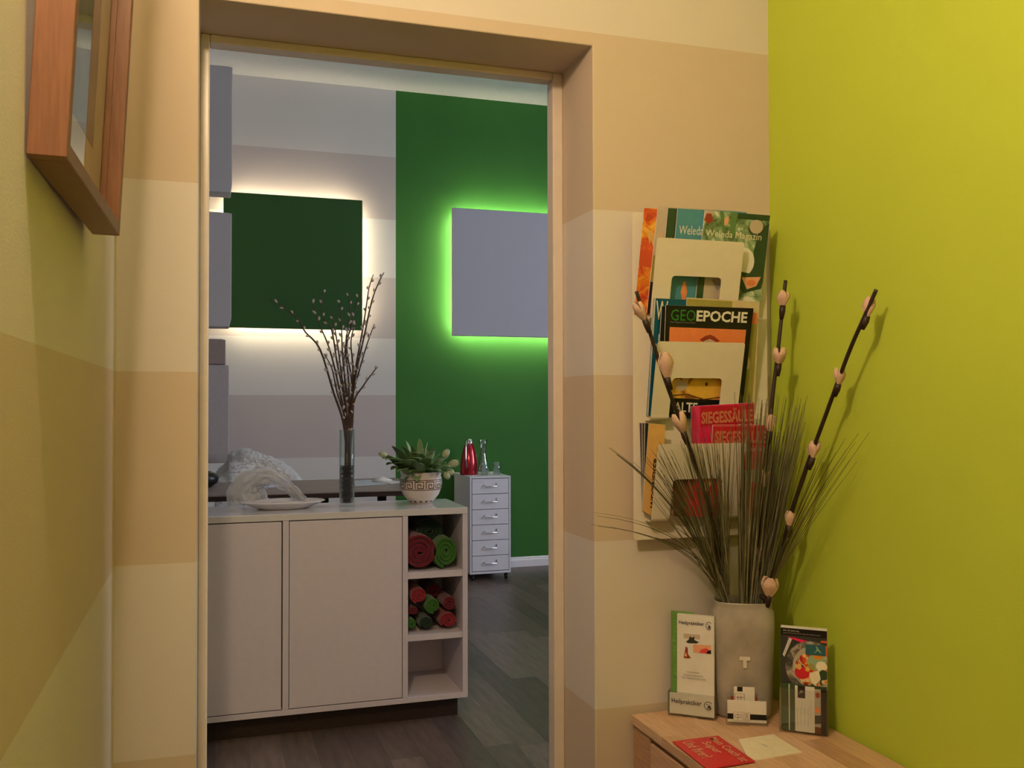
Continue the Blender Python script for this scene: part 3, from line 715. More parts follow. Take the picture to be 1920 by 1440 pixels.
# carafe, glasses
GL2 = clear('drinking_glass', (0.90, 0.96, 0.95), gloss=0.7, ior=1.40)
c = V((1.800, 6.25, hz1))
q = MB(); q.lathe([(0, .002), (.046, .002), (.048, .01), (.045, .05), (.028, .105), (.020, .15), (.024, .20), (.034, .235), (.0325, .235), (.0225, .20), (.0185, .15), (.0265, .105), (.043, .05), (.044, .014), (0, .012)], c, n=40)
tag(q.build('carafe', GL2), 'clear glass carafe with flared neck on the white drawer unit', 'carafe')
for (x, y, lb) in ((1.772, 6.12, 'clear drinking glass nearest the red thermos jug'), (1.862, 6.13, 'clear drinking glass at the right end of the drawer unit top')):
    q = MB(); q.lathe([(0, .001), (.024, .001), (.029, .085), (.0275, .085), (.0228, .008), (0, .008)], (x, y, hz1), n=32)
    tag(q.build('drinking_glass', GL2), lb, 'glass', 'drinking glasses on the drawer unit')

# ------------------------------------------------------------------ framed picture on the left wall (leans forward)
OAK = mat('warm_oak_frame', (0.25, 0.108, 0.055), 0.42, var=0.14, scale=8, aniso=(30, 30, 2), bump=0.12, bscale=60)
py0, py1, pz0, ph = 1.136, 1.645, 1.453, 0.78
lean = math.atan2(0.020, 0.41)
def PF(y, z, d):
    """point on the leaning frame: along the wall, up the frame, out from its back"""
    zc = z-pz0
    return V((XL+.0015+.022*(y-py0)+math.sin(lean)*zc+math.cos(lean)*d, y, pz0+math.cos(lean)*zc-math.sin(lean)*d*.3))
t = thing('picture_frame', 'wooden box picture frame hanging on the left wall, leaning forward', 'picture', PF(py0, pz0, 0))
fw, fd = 0.020, 0.041
def fbar(y0, y1, z0, z1, d0=0.0, d1=fd):
    q = MB(); vs = [PF(y, z, d) for d in (d0, d1) for z in (z0, z1) for y in (y0, y1)]
    q.add(vs, [(0, 1, 3, 2), (4, 6, 7, 5), (0, 4, 5, 1), (2, 3, 7, 6), (0, 2, 6, 4), (1, 5, 7, 3)]); return q
zt_ = pz0+ph
fbar(py0+fw, py1-fw, pz0, pz0+fw).build('frame_bar', OAK, t, .0015); fbar(py0+fw, py1-fw, zt_-fw, zt_).build('frame_bar', OAK, t, .0015)
fbar(py0, py0+fw, pz0, zt_).build('frame_bar', OAK, t, .0015); fbar(py1-fw, py1, pz0, zt_).build('frame_bar', OAK, t, .0015)
q = fbar(py1-fw-.006, py1-fw-.0002, pz0+fw, zt_-fw, .012, .020); q.build('inner_lip', OAK, t)
fbar(py0+fw, py1-fw, pz0+fw, zt_-fw, .001, .010).build('backing_mat', mat('picture_mat', (.70, .66, .58), .8, var=.02), t)
fbar(py0+.10, py1-.12, pz0+.11, zt_-.12, .0101, .0108).build('print', mat('faded_print', (.22, .26, .25), .6, var=.35, scale=9), t)
q = MB(); q.add([PF(py0+fw, pz0+fw, .0125), PF(py1-fw, pz0+fw, .0125), PF(py1-fw, zt_-fw, .0125), PF(py0+fw, zt_-fw, .0125)], [(0, 1, 2, 3)])
q.build('glass_pane', clear('picture_glass', gloss=0.4, rough=0.01, ior=1.55), t)
# ------------------------------------------------------------------ low wooden chest in the corner
BEECH = mat('beech_wood', (0.60, 0.37, 0.23), 0.38, var=0.16, scale=7, aniso=(30, 2.2, 30), bump=0.08, bscale=50, coat=0.15)
BEECH2 = mat('beech_wood_pale', (0.66, 0.43, 0.28), 0.38, var=0.14, scale=8, aniso=(28, 2.2, 28), bump=0.08, bscale=50, coat=0.15)
BEECH3 = mat('beech_wood_brown', (0.48, 0.28, 0.165), 0.4, var=0.16, scale=7, aniso=(28, 2.2, 28), bump=0.08, bscale=50)
bx0, bx1, by0, by1, bz = 1.018, 1.435, 1.20, 2.185, 0.390
t = thing('low_chest', 'low beech wood chest in the corner under the magazine rack', 'chest', (bx0, by0, 0))
nw = 7; sw = (bx1-bx0)/nw
for k in range(nw):   # glued staves of the top
    y = by0; j = 0; rr2 = random.Random(20+k)
    while y < by1-.01:
        L = rr2.uniform(.28, .5); y2 = min(by1, y+L)
        if by1-y2 < .1: y2 = by1
        q = MB(); q.box((bx0+k*sw+.0002, y+.0002, bz-.022), (bx0+(k+1)*sw-.0002, y2-.0002, bz)); q.build('stave', (BEECH, BEECH2, BEECH3, BEECH, BEECH2)[rr2.randrange(5)], t, .0006)
        y = y2
for x0, x1, y0, y1 in ((bx0+.006, bx0+.03, by1-.095, by1-.002), (bx0+.006, bx0+.03, by0+.002, by0+.05), (bx1-.03, bx1-.004, by1-.05, by1-.002), (bx1-.03, bx1-.004, by0+.002, by0+.05)):
    q = MB(); q.box((x0, y0, 0), (x1, y1, bz-.0225)); q.build('post', BEECH3, t, .002)
q = MB(); q.box((bx0+.03, by0+.02, .03), (bx1-.03, by1-.02, .045)); q.box((bx1-.02, by0+.05, .045), (bx1-.008, by1-.05, bz-.023))
q.box((bx0+.012, by0+.05, bz-.034), (bx0+.03, by1-.095, bz-.0225)); q.build('carcass', BEECH3, t)
for z0, z1 in ((.215, .352), (.065, .205)):
    y0, y1, r_ = by0+.055, by1-.100, .022; pts = []
    for cy_, cz_, a0 in ((y1-r_, z0+r_, -PI/2), (y1-.004, z1-.004, 0), (y0+.004, z1-.004, PI/2), (y0+r_, z0+r_, PI)):
        rad = r_ if cz_ < z0+.1 else .004
        for i in range(6):
            a = a0+PI/2*i/5; pts.append(V((bx0+.004, cy_+rad*math.cos(a), cz_+rad*math.sin(a))))
    q = MB(); q.prism(pts, (.016, 0, 0)); q.box((bx0+.0205, y0+.02, z0+.02), (bx1-.04, y1-.02, z0+.03)); d = q.build('drawer', BEECH, t, .0015)
    q = MB(); cz_ = (z0+z1)/2; q.box((bx0-.012, (y0+y1)/2-.06, cz_-.006), (bx0+.0038, (y0+y1)/2+.06, cz_+.006)); q.build('handle', BEECH3, d, .003)

# ------------------------------------------------------------------ print inks
def ink(name, rgb, rough=0.35): return mat('ink_'+name, lin(rgb), rough, var=0.05, scale=60, spec=0.4)
I = {k: ink(k, c) for k, c in dict(white=(232, 226, 214), black=(22, 20, 20), dark=(38, 34, 34), grey=(150, 146, 138), orange=(226, 140, 42), deeporange=(214, 92, 50), red=(196, 34, 52), coral=(222, 78, 84),
    pink=(226, 34, 96), teal=(12, 84, 104), blue=(78, 142, 160), dkgreen=(50, 74, 46), green=(96, 132, 78), mint=(150, 178, 142), olive=(160, 152, 78), beige=(214, 196, 150), tan=(222, 176, 104), yellow=(236, 186, 74),
    brown=(104, 64, 34), flesh=(232, 168, 132), salmon=(236, 138, 84), palegreen=(126, 190, 84), lime=(88, 160, 60), plum=(74, 36, 66), stone=(176, 170, 156), charcoal=(58, 58, 56), logo=(66, 60, 78), headgreen=(52, 128, 48),
    magenta=(232, 60, 120), cream=(236, 226, 200), crimson=(205, 40, 50), silver=(206, 204, 200), lilac=(196, 186, 206), steel=(46, 96, 104), rust=(150, 60, 40), smoke=(196, 180, 160), rosetan=(214, 132, 100), seal=(128, 52, 46), softgreen=(108, 152, 78)).items()}

P_FOOD = photo('food_photo', [(150, 30, 34), (206, 70, 44), (224, 140, 60), (236, 214, 160), (120, 136, 84), (60, 50, 40)], 55)
P_BLOOM = photo('blossom_photo', [(52, 72, 44), (110, 136, 92), (160, 184, 148), (232, 226, 214)], 22)
P_ORANGE = photo('orange_flower_photo', [(190, 60, 46), (220, 96, 44), (232, 146, 40), (240, 186, 80)], 26)
P_FACE = photo('gold_painting_photo', [(150, 96, 44), (224, 166, 64), (240, 198, 84), (232, 150, 92)], 30)
P_BROWN = photo('stone_photo', [(60, 58, 54), (120, 112, 100), (176, 168, 152)], 40)
def magazine(label, TL, TR, BR, BL, yt, yb, cover, group, th=.0028, bow=0.0):
    """stapled magazine leaning in the rack; corners are photo spots on the plane it leans in"""
    c = [at(TL[0], TL[1], Y=yt), at(TR[0], TR[1], Y=yt), at(BR[0], BR[1], Y=yb), at(BL[0], BL[1], Y=yb)]
    N = (c[1]-c[2]).cross(c[3]-c[2]).normalized()
    if N.y > 0: N = -N
    t = thing('magazine', label, 'magazine', c[3], group)
    q = MB(); q.prism([c[3]-N*.0004, c[2]-N*.0004, c[1]-N*.0004, c[0]-N*.0004], -N*th); q.build('pages', M_PAPER, t)
    q = MB(); q.prism([c[3], c[2], c[1], c[0]], -N*.0003); q.build('cover', cover, t)
    g = quad_map(c[0], c[1], c[2], c[3], N)
    return t, g

PL = 2.168   # front face of the rack's back plate
# plate
rx0, rx1, rz0, rz1 = at(1187, 700, Y=PL).x, 1.412, at(1188, 1013, Y=PL).z, at(1187, 397, Y=PL).z
rack = thing('magazine_rack', 'white sheet-steel magazine rack with three slotted pockets on the striped wall', 'magazine rack', (rx0, PL, rz0))
def rrect(x0, x1, z0, z1, r, y, n=5, only_top=False):
    pts = []
    for cx_, cz_, a0 in ((x1-r, z0+r, -PI/2), (x1-r, z1-r, 0), (x0+r, z1-r, PI/2), (x0+r, z0+r, PI)):
        for i in range(n+1):
            a = a0+PI/2*i/n; pts.append(V((cx_+r*math.cos(a), y, cz_+r*math.sin(a))))
    return pts
q = MB(); q.prism(rrect(rx0, rx1, rz0, rz1, .008, PL), (0, .0018, 0)); q.build('back_plate', M_RACK, rack)
q = MB()
for x in (rx0+.06, rx1-.06):
    for z in (rz0+.08, rz1-.08): q.tube([(x, PL+.0018, z), (x, YD, z)], .008, n=12)
q.build('wall_spacer', M_RACK, rack)
pockets = []
for k, (ztp, zbt) in enumerate(((1.588, 1.402), (1.331, 1.147), (1.077, .892))):
    x0, x1 = 1.0515, 1.2975; yb_, yt_ = PL-.036, PL-.077
    def pf(x, z, ztp=ztp, zbt=zbt): return V((x, yb_+(yt_-yb_)*(z-zbt)/(ztp-zbt), z))
    r = .006; wx0, wx1, wzt = x0+.050, x1-.055, ztp-.090
    out = [(x0, zbt)]
    out += [(x0, ztp-r)]+[(x0+r-r*math.cos(a), ztp-r+r*math.sin(a)) for a in (PI/8, PI/4, 3*PI/8)]+[(x0+r, ztp)]
    out += [(x1-r, ztp)]+[(x1-r+r*math.sin(a), ztp-r+r*math.cos(a)) for a in (PI/8, PI/4, 3*PI/8)]+[(x1, ztp-r), (x1, zbt)]
    r2 = .010
    out += [(wx1, zbt), (wx1, wzt-r2)]+[(wx1-r2+r2*math.cos(a), wzt-r2+r2*math.sin(a)) for a in (PI/8, PI/4, 3*PI/8)]+[(wx1-r2, wzt)]
    out += [(wx0+r2, wzt)]+[(wx0+r2-r2*math.sin(a), wzt-r2+r2*math.cos(a)) for a in (PI/8, PI/4, 3*PI/8)]+[(wx0, wzt-r2), (wx0, zbt)]
    q = MB(); q.prism([pf(a, b) for a, b in out], (0, .0016, 0))
    for a, b in ((x0, wx0), (wx1, x1)):
        n = 6; rows = []
        for i in range(n+1):
            an = PI/2*i/n; rr_ = .012
            rows.append([V((x, yb_+rr_-rr_*math.cos(an), zbt-rr_*math.sin(an))) for x in (a, b)])
        rows.append([V((x, PL-.001, zbt-.012)) for x in (a, b)])
        q.grid(rows, None, False)
    o = q.build('pocket', M_RACK, rack)
    o.modifiers.new('thick', 'SOLIDIFY').thickness = .0004

G_1, G_2, G_3 = 'magazines in the top rack pocket', 'magazines in the middle rack pocket', 'magazines in the bottom rack pocket'
# top pocket, back to front
t, g = magazine('orange flower magazine at the back of the top pocket, showing its left edge', (1208, 390), (1370, 399), (1352, 600), (1189, 588), PL-.030, PL-.005, P_ORANGE, G_1)
patches('cover_print', t, g, [([(0, .46), (.3, .42), (.3, .58), (0, .62)], I['deeporange']), ([(.05, .78), (.1, .66), (.12, .80)], I['tan']), ([(.08, .75), (.14, .64), (.15, .78)], I['tan'])])
t, g = magazine('pale grey magazine second from the back in the top pocket', (1234, 387), (1380, 394), (1362, 596), (1213, 588), PL-.037, PL-.009, I['smoke'], G_1)
patches('cover_print', t, g, [([(0, 0), (.3, 0), (.3, .50), (0, .55)], I['olive']), ([(0, 0), (.3, 0), (.3, .26), (0, .30)], I['dark'])])
text(t, 'W', g, .05, .69, .09, .76, I['flesh'])
t, g = magazine('dark green magazine third from the back in the top pocket', (1253, 390), (1390, 397), (1372, 592), (1234, 586), PL-.044, PL-.013, I['dkgreen'], G_1)
text(t, 'W', g, .02, .65, .12, .72, I['white'])
t, g = magazine('light blue magazine in the top pocket, fourth from the back', (1271, 391), (1400, 398), (1384, 590), (1254, 584), PL-.051, PL-.017, I['blue'], G_1)
text(t, 'Weleda', g, .04, .755, .385, .84, I['white'])
patches('cover_print', t, g, [([(.14, .20), (.17, .30), (.20, .30), (.235, .20), (.20, .06)], I['salmon']), ([(.16, .21), (.18, .29), (.20, .18)], I['tan'])])
t, g = magazine('green magazine with white blossoms, front of the top pocket', (1322, 394), (1444, 404), (1424, 584), (1303, 574), PL-.058, PL-.021, P_BLOOM, G_1)
patches('cover_print', t, g, [([(.42, .94), (1, .94), (1, 1), (.42, 1)], I['dkgreen']), ([(0, .86), (.10, .93), (.15, 1), (0, 1)], I['smoke']), ([(.0, .9), (.07, .86), (.14, .9), (.10, .97), (.03, .97)], I['rust']),
    ([(.22, 1), (.30, .78), (.35, .78), (.28, 1)], I['green']), ([(.40, 1), (.40, .76), (.48, .76), (.50, 1)], I['green']), ([(.30, .93), (.37, .96), (.36, .87), (.31, .86)], I['flesh']),
    ([(.80, .62), (.86, .84), (1, .92), (1, .30), (.84, .36), (.72, .40), (.82, .50)], I['dkgreen']),
    (disc(.66, .50, .17, .15), I['white']), ([(.62, .40), (.86, .38), (1, .32), (.98, .24), (.72, .18), (.62, .24)], I['dkgreen']), ([(.66, .34), (.96, .36), (.90, .26), (.76, .22)], I['flesh']), (disc(.82, .29, .06, .035), I['salmon']),
    ([(.0, .36), (.10, .40), (.16, .2), (.10, 0), (0, 0)], I['dkgreen']), ([(.1, .32), (.34, .38), (.38, .10), (.1, .06)], I['smoke']), ([(.20, .30), (.40, .24), (.30, .18)], I['grey']), ([(.40, .22), (.46, .24), (.46, .08), (.38, .10)], I['plum']),
    (disc(.80, .872, .105, .072, 28), I['smoke'])])
text(t, 'Weleda Magazin', g, .04, .715, .90, .805, I['cream'])
text(t, 'magazin', g, .74, .865, .86, .882, I['white'])

# middle pocket
t, g = magazine('dark teal magazine at the back of the middle pocket with a large white initial', (1226, 559), (1380, 566), (1368, 790), (1212, 779), PL-.055, PL-.005, I['teal'], G_2)
text(t, 'W', g, .03, .82, .17, .98, I['cream']); text(t, 'lh', g, .08, .64, .15, .70, I['white']); text(t, 'N', g, .05, .57, .10, .62, I['white'])
patches('cover_print', t, g, [([(.005, 0), (.022, 0), (.022, 1), (.005, 1)], I['silver'])])
t, g = magazine('olive and beige magazine at the right of the middle pocket', (1288, 558), (1424, 566), (1414, 772), (1282, 764), PL-.059, PL-.009, I['beige'], G_2)
patches('cover_print', t, g, [([(0, .93), (.62, .93), (.62, .99), (0, .99)], I['olive']), ([(0, 0), (.96, 0), (.99, .86), (.4, .86), (0, .9)], I['olive']), ([(.88, .80), (.98, .80), (.98, .90), (.88, .9)], I['salmon']), (disc(.86, .44, .05, .06), I['beige'])])
t, g = magazine('black magazine just behind the front one in the middle pocket', (1241, 574), (1400, 578), (1384, 778), (1230, 771), PL-.063, PL-.013, I['black'], G_2)
text(t, 'I', g, .06, .66, .075, .78, I['white'])
t, g = magazine('black-framed history magazine with orange picture, front of the middle pocket', (1249, 572), (1413, 578), (1390, 784), (1241, 778), PL-.069, PL-.019, I['black'], G_2)
patches('cover_print', t, g, [([(.05, .16), (.94, .16), (.94, .805), (.05, .805)], I['salmon']), ([(.10, .16), (.86, .16), (.86, .36), (.10, .36)], I['tan']), ([(.10, .16), (.86, .16), (.86, .36), (.10, .36)], P_FACE), ([(.36, .35), (.66, .35), (.72, .27), (.66, .19), (.50, .17), (.34, .19), (.30, .27)], I['yellow']),
    ([(.40, .700), (.46, .735), (.52, .75), (.57, .735), (.64, .695), (.60, .685), (.52, .712), (.44, .685)], I['rust']), ([(.45, .69), (.52, .71), (.58, .69), (.55, .65), (.49, .65)], I['smoke']),
    (disc(.52, .30, .018, .018), I['brown']), ([(.14, .30), (.26, .34), (.30, .26), (.18, .22)], I['smoke']), ([(.10, .19), (.30, .205), (.30, .195), (.10, .178)], I['brown']), ([(.30, .205), (.50, .165), (.50, .154), (.30, .195)], I['brown']),
    ([(.50, .165), (.66, .185), (.84, .205), (.84, .195), (.66, .175), (.50, .154)], I['brown']), ([(.74, .34), (.82, .36), (.84, .28), (.78, .24)], I['grey']), ([(.14, .37), (.22, .37), (.22, .34), (.14, .34)], I['dark']), ([(.72, .37), (.86, .37), (.84, .345), (.74, .34)], I['dark'])])
text(t, 'GEO', g, .055, .865, .335, .965, I['headgreen'], bold=.0)
text(t, 'EPOCHE', g, .345, .865, .935, .965, I['white'], bold=.03)
text(t, 'Das Magazin fur Geschichte', g, .055, .842, .335, .856, I['grey'])
text(t, 'ALTE', g, .14, .035, .43, .125, I['white'], bold=.02)

# bottom pocket
for k, (xx, col, lb) in enumerate(((1199, 'plum', 'plum-coloured magazine at the far left of the bottom pocket'), (1204, 'charcoal', 'charcoal magazine between the plum and the black ones in the bottom pocket'), (1209, 'dark', 'black magazine right behind the tan one in the bottom pocket'))):
    t, g = magazine(lb, (xx, 793), (xx+30, 797), (xx+28, 960), (1204+k*1.5, 956), PL-.026-.006*k, PL-.005-.004*k, I[col], G_3)
    patches('cover_print', t, g, [([(.012, 0), (.03, 0), (.03, 1), (.012, 1)], I['stone'])])
t, g = magazine('tan guide magazine with upright black title in the bottom pocket', (1217, 794), (1248, 797), (1235, 976), (1205, 957), PL-.045, PL-.018, I['tan'], G_3)
text(t, 'WEGWEISER', g, .42, .08, .72, .64, I['black'], bold=.02, rot=True)
t, g = magazine('pink and red magazine at the back right of the bottom pocket', (1296, 762), (1414, 755), (1412, 950), (1300, 955), PL-.051, PL-.013, I['pink'], G_3)
patches('cover_print', t, g, [([(.14, .80), (.99, .80), (.99, .985), (.14, .985)], I['red']), ([(0, .0), (.13, 0), (.13, 1), (0, 1)], I['magenta'])])
text(t, 'SIEGESSÄULE', g, .15, .825, .98, .965, I['rosetan'], bold=.035)
text(t, 'berlin 2013', g, .46, .778, .96, .805, I['white'])
t, g = magazine('coral red magazine at the front right of the bottom pocket', (1337, 797), (1440, 797), (1430, 966), (1328, 966), PL-.060, PL-.022, I['coral'], G_3)
patches('cover_print', t, g, [([(0, .78), (1, .78), (1, .98), (0, .98)], I['crimson']), ([(.50, .36), (.98, .38), (.98, .52), (.5, .50)], I['stone']), ([(.55, .03), (.98, .1), (.98, .34), (.55, .3)], I['red'])])
text(t, 'SIEGESSÄULE', g, .04, .80, .97, .965, I['rosetan'], bold=.035)
text(t, 'MÄRZ 2013', g, .60, .715, .97, .755, I['white'])
t, g = magazine('dark red magazine seen through the slot of the bottom pocket', (1262, 836), (1372, 840), (1368, 970), (1262, 968), PL-.066, PL-.026, I['crimson'], G_3, th=.0015)
patches('cover_print', t, g, [([(.0, .2), (.36, .24), (.36, .56), (.0, .56)], I['rust']), ([(.0, .0), (.2, 0), (.24, .56), (.0, .56)], I['brown']), ([(.50, .40), (.56, .56), (.68, .54), (.60, .36)], I['flesh'])])

# ------------------------------------------------------------------ vase with decorative branches and grass
NV = V((-.45, -.89, 0)).normalized(); UV_ = V((.89, -.45, 0)).normalized()
vc = V((1.288, 2.098, bz)); rzv = math.atan2(UV_.y, UV_.x)
CER = mat('grey_crackle_glaze', (0.37, 0.335, 0.29), 0.30, var=0.22, scale=14, bump=0.12, bscale=24, coat=0.25)
t = thing('ceramic_vase', 'tall grey ceramic vase with rounded square body between the leaflet holders', 'vase', vc)
q = MB()
prof = [(0, .002), (.060, .002), (.064, .008), (.0665, .03), (.070, .10), (.0735, .18), (.0755, .23), (.0745, .262), (.069, .272), (.066, .284), (.0685, .289), (.064, .287), (.062, .272), (.066, .25), (.063, .10), (.0, .09)]
q.lathe([(r_, z) for r_, z in prof], vc, n=56, sx=1.04, sy=.70, rz=rzv, sup=3.2); q.build('vase_body', CER, t)
q = MB()
fr = vc+V((0, 0, 0))
def VF(u, z, d=0.0): return vc+UV_*u+NV*(.0525+d)+V((0, 0, z))
M_TW = mat('pale_mark', (.72, .68, .60), .4, var=.03)
q.obox(VF(-.012, .150, .0005), UV_*.026, V((0, 0, .009)), NV*.0006); q.obox(VF(-.0035, .131, .0005), UV_*.009, V((0, 0, .019)), NV*.0006); q.build('t_shaped_mark', M_TW, t)

STEMM = mat('dark_branch', (0.028, 0.013, 0.011), 0.5, var=0.3, scale=60, bump=0.2, bscale=90)
PETAL = mat('pale_petal', (0.66, 0.44, 0.32), 0.6, var=0.10, scale=40, aniso=(3, 3, 14), bump=0.2, bscale=90)
PETAL_I = mat('dark_petal_inside', (0.20, 0.10, 0.09), 0.7, var=0.2)
def interp(pts, per=6):
    out = []
    for j in range(len(pts)-1):
        p0, p1, p2, p3 = pts[max(j-1, 0)], pts[j], pts[j+1], pts[min(j+2, len(pts)-1)]
        for k in range(per):
            f = k/per; out.append(0.5*((2*p1)+(p2-p0)*f+(2*p0-5*p1+4*p2-p3)*f*f+(3*p1-p0-3*p2+p3)*f**3))
    out.append(pts[-1]); return out
def bud(root, base, ax, L, R, turn, sax):
    """magnolia-like bud: cupped petals rising from a dark sheath on the stem"""
    ax = ax.normalized(); s1 = ax.cross(V((0, 1, .1))).normalized(); s2 = ax.cross(s1)
    b = thing_part('bud', base, root)
    for k in range(3):
        a = turn+2*PI*k/3; o_ = s1*math.cos(a)+s2*math.sin(a); tn = ax.cross(o_); rows = []
        Lk = L*(1.0, .92, .97)[k]
        for i in range(10):
            f = i/9; rr_ = R*(.20+.95*math.sin(PI*.5*min(1, f*1.15))-.18*max(0, f-.7)/.3); ww = R*1.02*math.sin(PI*(f*.86+.11))**.62*(.45+.75*f if f < .6 else .9)
            rows.append([base+ax*(Lk*f)+o_*(rr_*(1-.42*s*s)-R*.12)+tn*ww*s for s in (-1, -.66, -.33, 0, .33, .66, 1)])
        q = MB(); q.grid(rows, None, True); o = q.build('petal', PETAL, b)
        o.modifiers.new('thick', 'SOLIDIFY').thickness = .0014
    q = MB(); q.tube([base-sax*.026, base-sax*.008, base+ax*.006], [.0054, .0078, .0072], n=10); q.build('sheath', STEMM, b)
def branch(label, pl, ys, buds, rad=.0052):
    base = vc+V(((pl[0][0]-1403)*.0006, 0, .100))
    pts = [at(x, y, Y=Y) for (x, y), Y in zip(pl, ys)]
    u_ = max(-.048, min(.048, (pl[0][0]-1403)*.00118)); pts[0] = vc+UV_*u_+NV*.006+V((0, 0, .288)); low = vc+UV_*u_*.4+V((0, 0, .11))
    cv = interp([low]+pts)
    t = thing('decorative_branch', label, 'branch', low, 'decorative branches in the grey vase')
    n = len(cv); q = MB(); q.tube(cv, [rad*(1.08-.25*i/n) for i in range(n)], n=10); q.build('stem', STEMM, t)
    for (x, y, Y, dx, dz, L, R, tr) in buds:
        b0 = at(x, y, Y=Y); j = min(range(n), key=lambda k: (cv[k]-b0).length); j = max(1, min(n-2, j))
        sx_ = (cv[j+1]-cv[j-1]).normalized(); c0 = cv[j-1]; b1 = c0+sx_*(b0-c0).dot(sx_)
        d = b0-b1; d = d.normalized()*min(d.length, .0045) if d.length > 1e-5 else d
        bud(t, b1+d+V((0, -.003, 0)), V((dx, -.06, dz)), L*1.1, R*1.12, tr, sx_)
    return t
branch('dark branch leaning left in front of the magazine rack', [(1366, 1120), (1338, 985), (1306, 880), (1277, 795), (1243, 700), (1215, 612), (1193, 546)], [2.07, 2.04, 2.02, 2.00, 1.99, 1.985, 1.98],
    [(1206, 606, 1.978, -.52, .85, .050, .0125, .4), (1251, 712, 1.985, -.12, 1, .060, .018, 1.2), (1271, 824, 1.99, -.36, .93, .052, .0165, 2.2)])
branch('upright dark branch beside the corner of the green wall', [(1424, 1120), (1429, 960), (1437, 860), (1449, 740), (1457, 672), (1466, 590), (1473, 526)], [2.08, 2.06, 2.04, 2.03, 2.03, 2.03, 2.03],
    [(1465, 577, 2.025, .05, 1, .040, .0145, .6), (1460, 686, 2.024, .05, 1, .042, .0165, 2.0), (1441, 813, 2.03, .06, 1, .044, .0125, 1.0), (1429, 918, 2.04, .0, 1, .044, .0105, .2), (1434, 1062, 2.05, .15, 1, .044, .010, 1.4)])
branch('long dark branch leaning right along the green wall', [(1444, 1128), (1464, 1040), (1482, 968), (1511, 880), (1541, 798), (1590, 665), (1618, 600), (1643, 543)], [2.07, 2.03, 1.99, 1.94, 1.89, 1.79, 1.74, 1.705],
    [(1625, 598, 1.735, .16, 1, .044, .0130, .5), (1577, 733, 1.812, .10, 1, .040, .0125, 1.6), (1522, 862, 1.925, .14, 1, .042, .0140, 2.4), (1483, 994, 1.985, .10, 1, .038, .0130, .9)])
branch('short dark branch end with a broad open bud just above the vase rim', [(1432, 1130), (1437, 1124), (1441, 1110)], [2.05, 2.045, 2.035],
    [(1441, 1122, 2.03, .06, 1, .047, .0205, 1.0)], .006)

GR = [mat('dry_grass_%s' % s, c, 0.55, var=0.15, scale=30) for s, c in (('green', (.13, .135, .062)), ('grey', (.18, .17, .105)), ('pale', (.34, .30, .19)), ('dark', (.07, .07, .032)))]
rg = random.Random(11)
def tuft(label, specs):
    q = MB()
    for (bx, by_, tx, ty, Y, bend, wd) in specs:
        u_ = max(-.052, min(.052, (bx-1403)*.00118)); p0 = vc+UV_*u_+NV*rg.uniform(-.022, .024)+V((0, 0, .288)); p1 = at(tx, ty, Y=Y)
        if p1.x > 1.420: p1 = at(tx, ty, X=1.420)
        L = (p1-p0).length; low = V((vc.x+(p0.x-vc.x)*.6, vc.y+(p0.y-vc.y)*.6, bz+.14))
        mid = p0*(.5-.2*bend)+p1*(.5+.2*bend)*1.0
        mid = p0.lerp(p1, .5)+V((-(p1.x-p0.x)*.16*bend, 0, L*.10*bend+.0))
        n = 10; pts = [low]; side = V((1, rg.uniform(-.4, .4), 0)).normalized()
        for i in range(n+1):
            f = i/n; pts.append(p0*(1-f)**2+mid*2*f*(1-f)+p1*f*f)
        rows = []
        for i, p in enumerate(pts):
            w_ = wd*(1-(i/len(pts))**1.6)+.00025
            d = (pts[min(i+1, n+1)]-pts[max(i-1, 0)]).normalized(); s = d.cross(V((rg.uniform(-.05, .05), -1, 0))).normalized()
            rows.append([p-s*w_, p+V((0, .0009, 0)), p+s*w_])
        q.grid(rows, GR[rg.choice((0, 0, 1, 1, 3, 2))], True)
    o = q.build('dry_grass', None); return tag(o, label, 'grass', 'dry grass bunches in the grey vase', 'stuff')
sp = []
for k in range(120):
    f = rg.random(); tx = 1225+150*f+rg.uniform(-10, 10); ty = 905-110*rg.random()**.8 + (40 if f < .3 else 0)
    sp.append((rg.uniform(1352, 1378), 1128, tx, ty, rg.uniform(1.93, 2.05), rg.uniform(.1, .5), rg.uniform(.0007, .0016)))
for tx, ty, bn in ((1148, 842, .95), (1158, 850, .9), (1120, 962, 1.5), (1116, 985, 1.4), (1205, 860, .8), (1215, 845, .7), (1185, 868, .8), (1240, 830, .5), (1225, 1010, 1.2), (1262, 990, 1.1)):
    for j in range(2): sp.append((1350, 1128, tx+rg.uniform(-8, 8), ty+rg.uniform(-6, 6), 1.97, bn, .0011))
tuft('bunch of thin grey-green grass fanning left over the magazine rack', sp)
sp = []
for k in range(190):
    f = rg.random(); tx = 1385+130*f+rg.uniform(-8, 8); ty = 735+rg.random()**1.2*150
    sp.append((1398+58*f*.9+rg.uniform(-4, 4), 1130, tx, ty, rg.uniform(1.95, 2.08), rg.uniform(.0, .35), rg.uniform(.0007, .0017)))
tuft('dense upright bunch of grey-green grass behind the middle branch', sp)
sp = []
for k in range(16):
    f = rg.random(); sp.append((rg.uniform(1448, 1460), 1128, 1530+110*f+rg.uniform(-8, 8), 880-80*f+rg.uniform(-30, 40), 1.80, rg.uniform(.3, .8), rg.uniform(.0007, .0013)))
tuft('few long grass blades bending right against the green wall', sp)

# ------------------------------------------------------------------ acrylic holders, leaflets and cards
ACR = clear('clear_acrylic', (.97, .98, .97), gloss=.25, rough=.05, ior=1.3)
def frame_of(p, r_):
    U = (r_-p); w_ = U.length; U.normalize(); N = V((U.y, -U.x, 0)); 
    if N.y > 0: N = -N
    return p, U, N, w_
def local(p, U, N):
    return lambda u, v, h=0.0: p+U*u+V((0, 0, v))+N*h
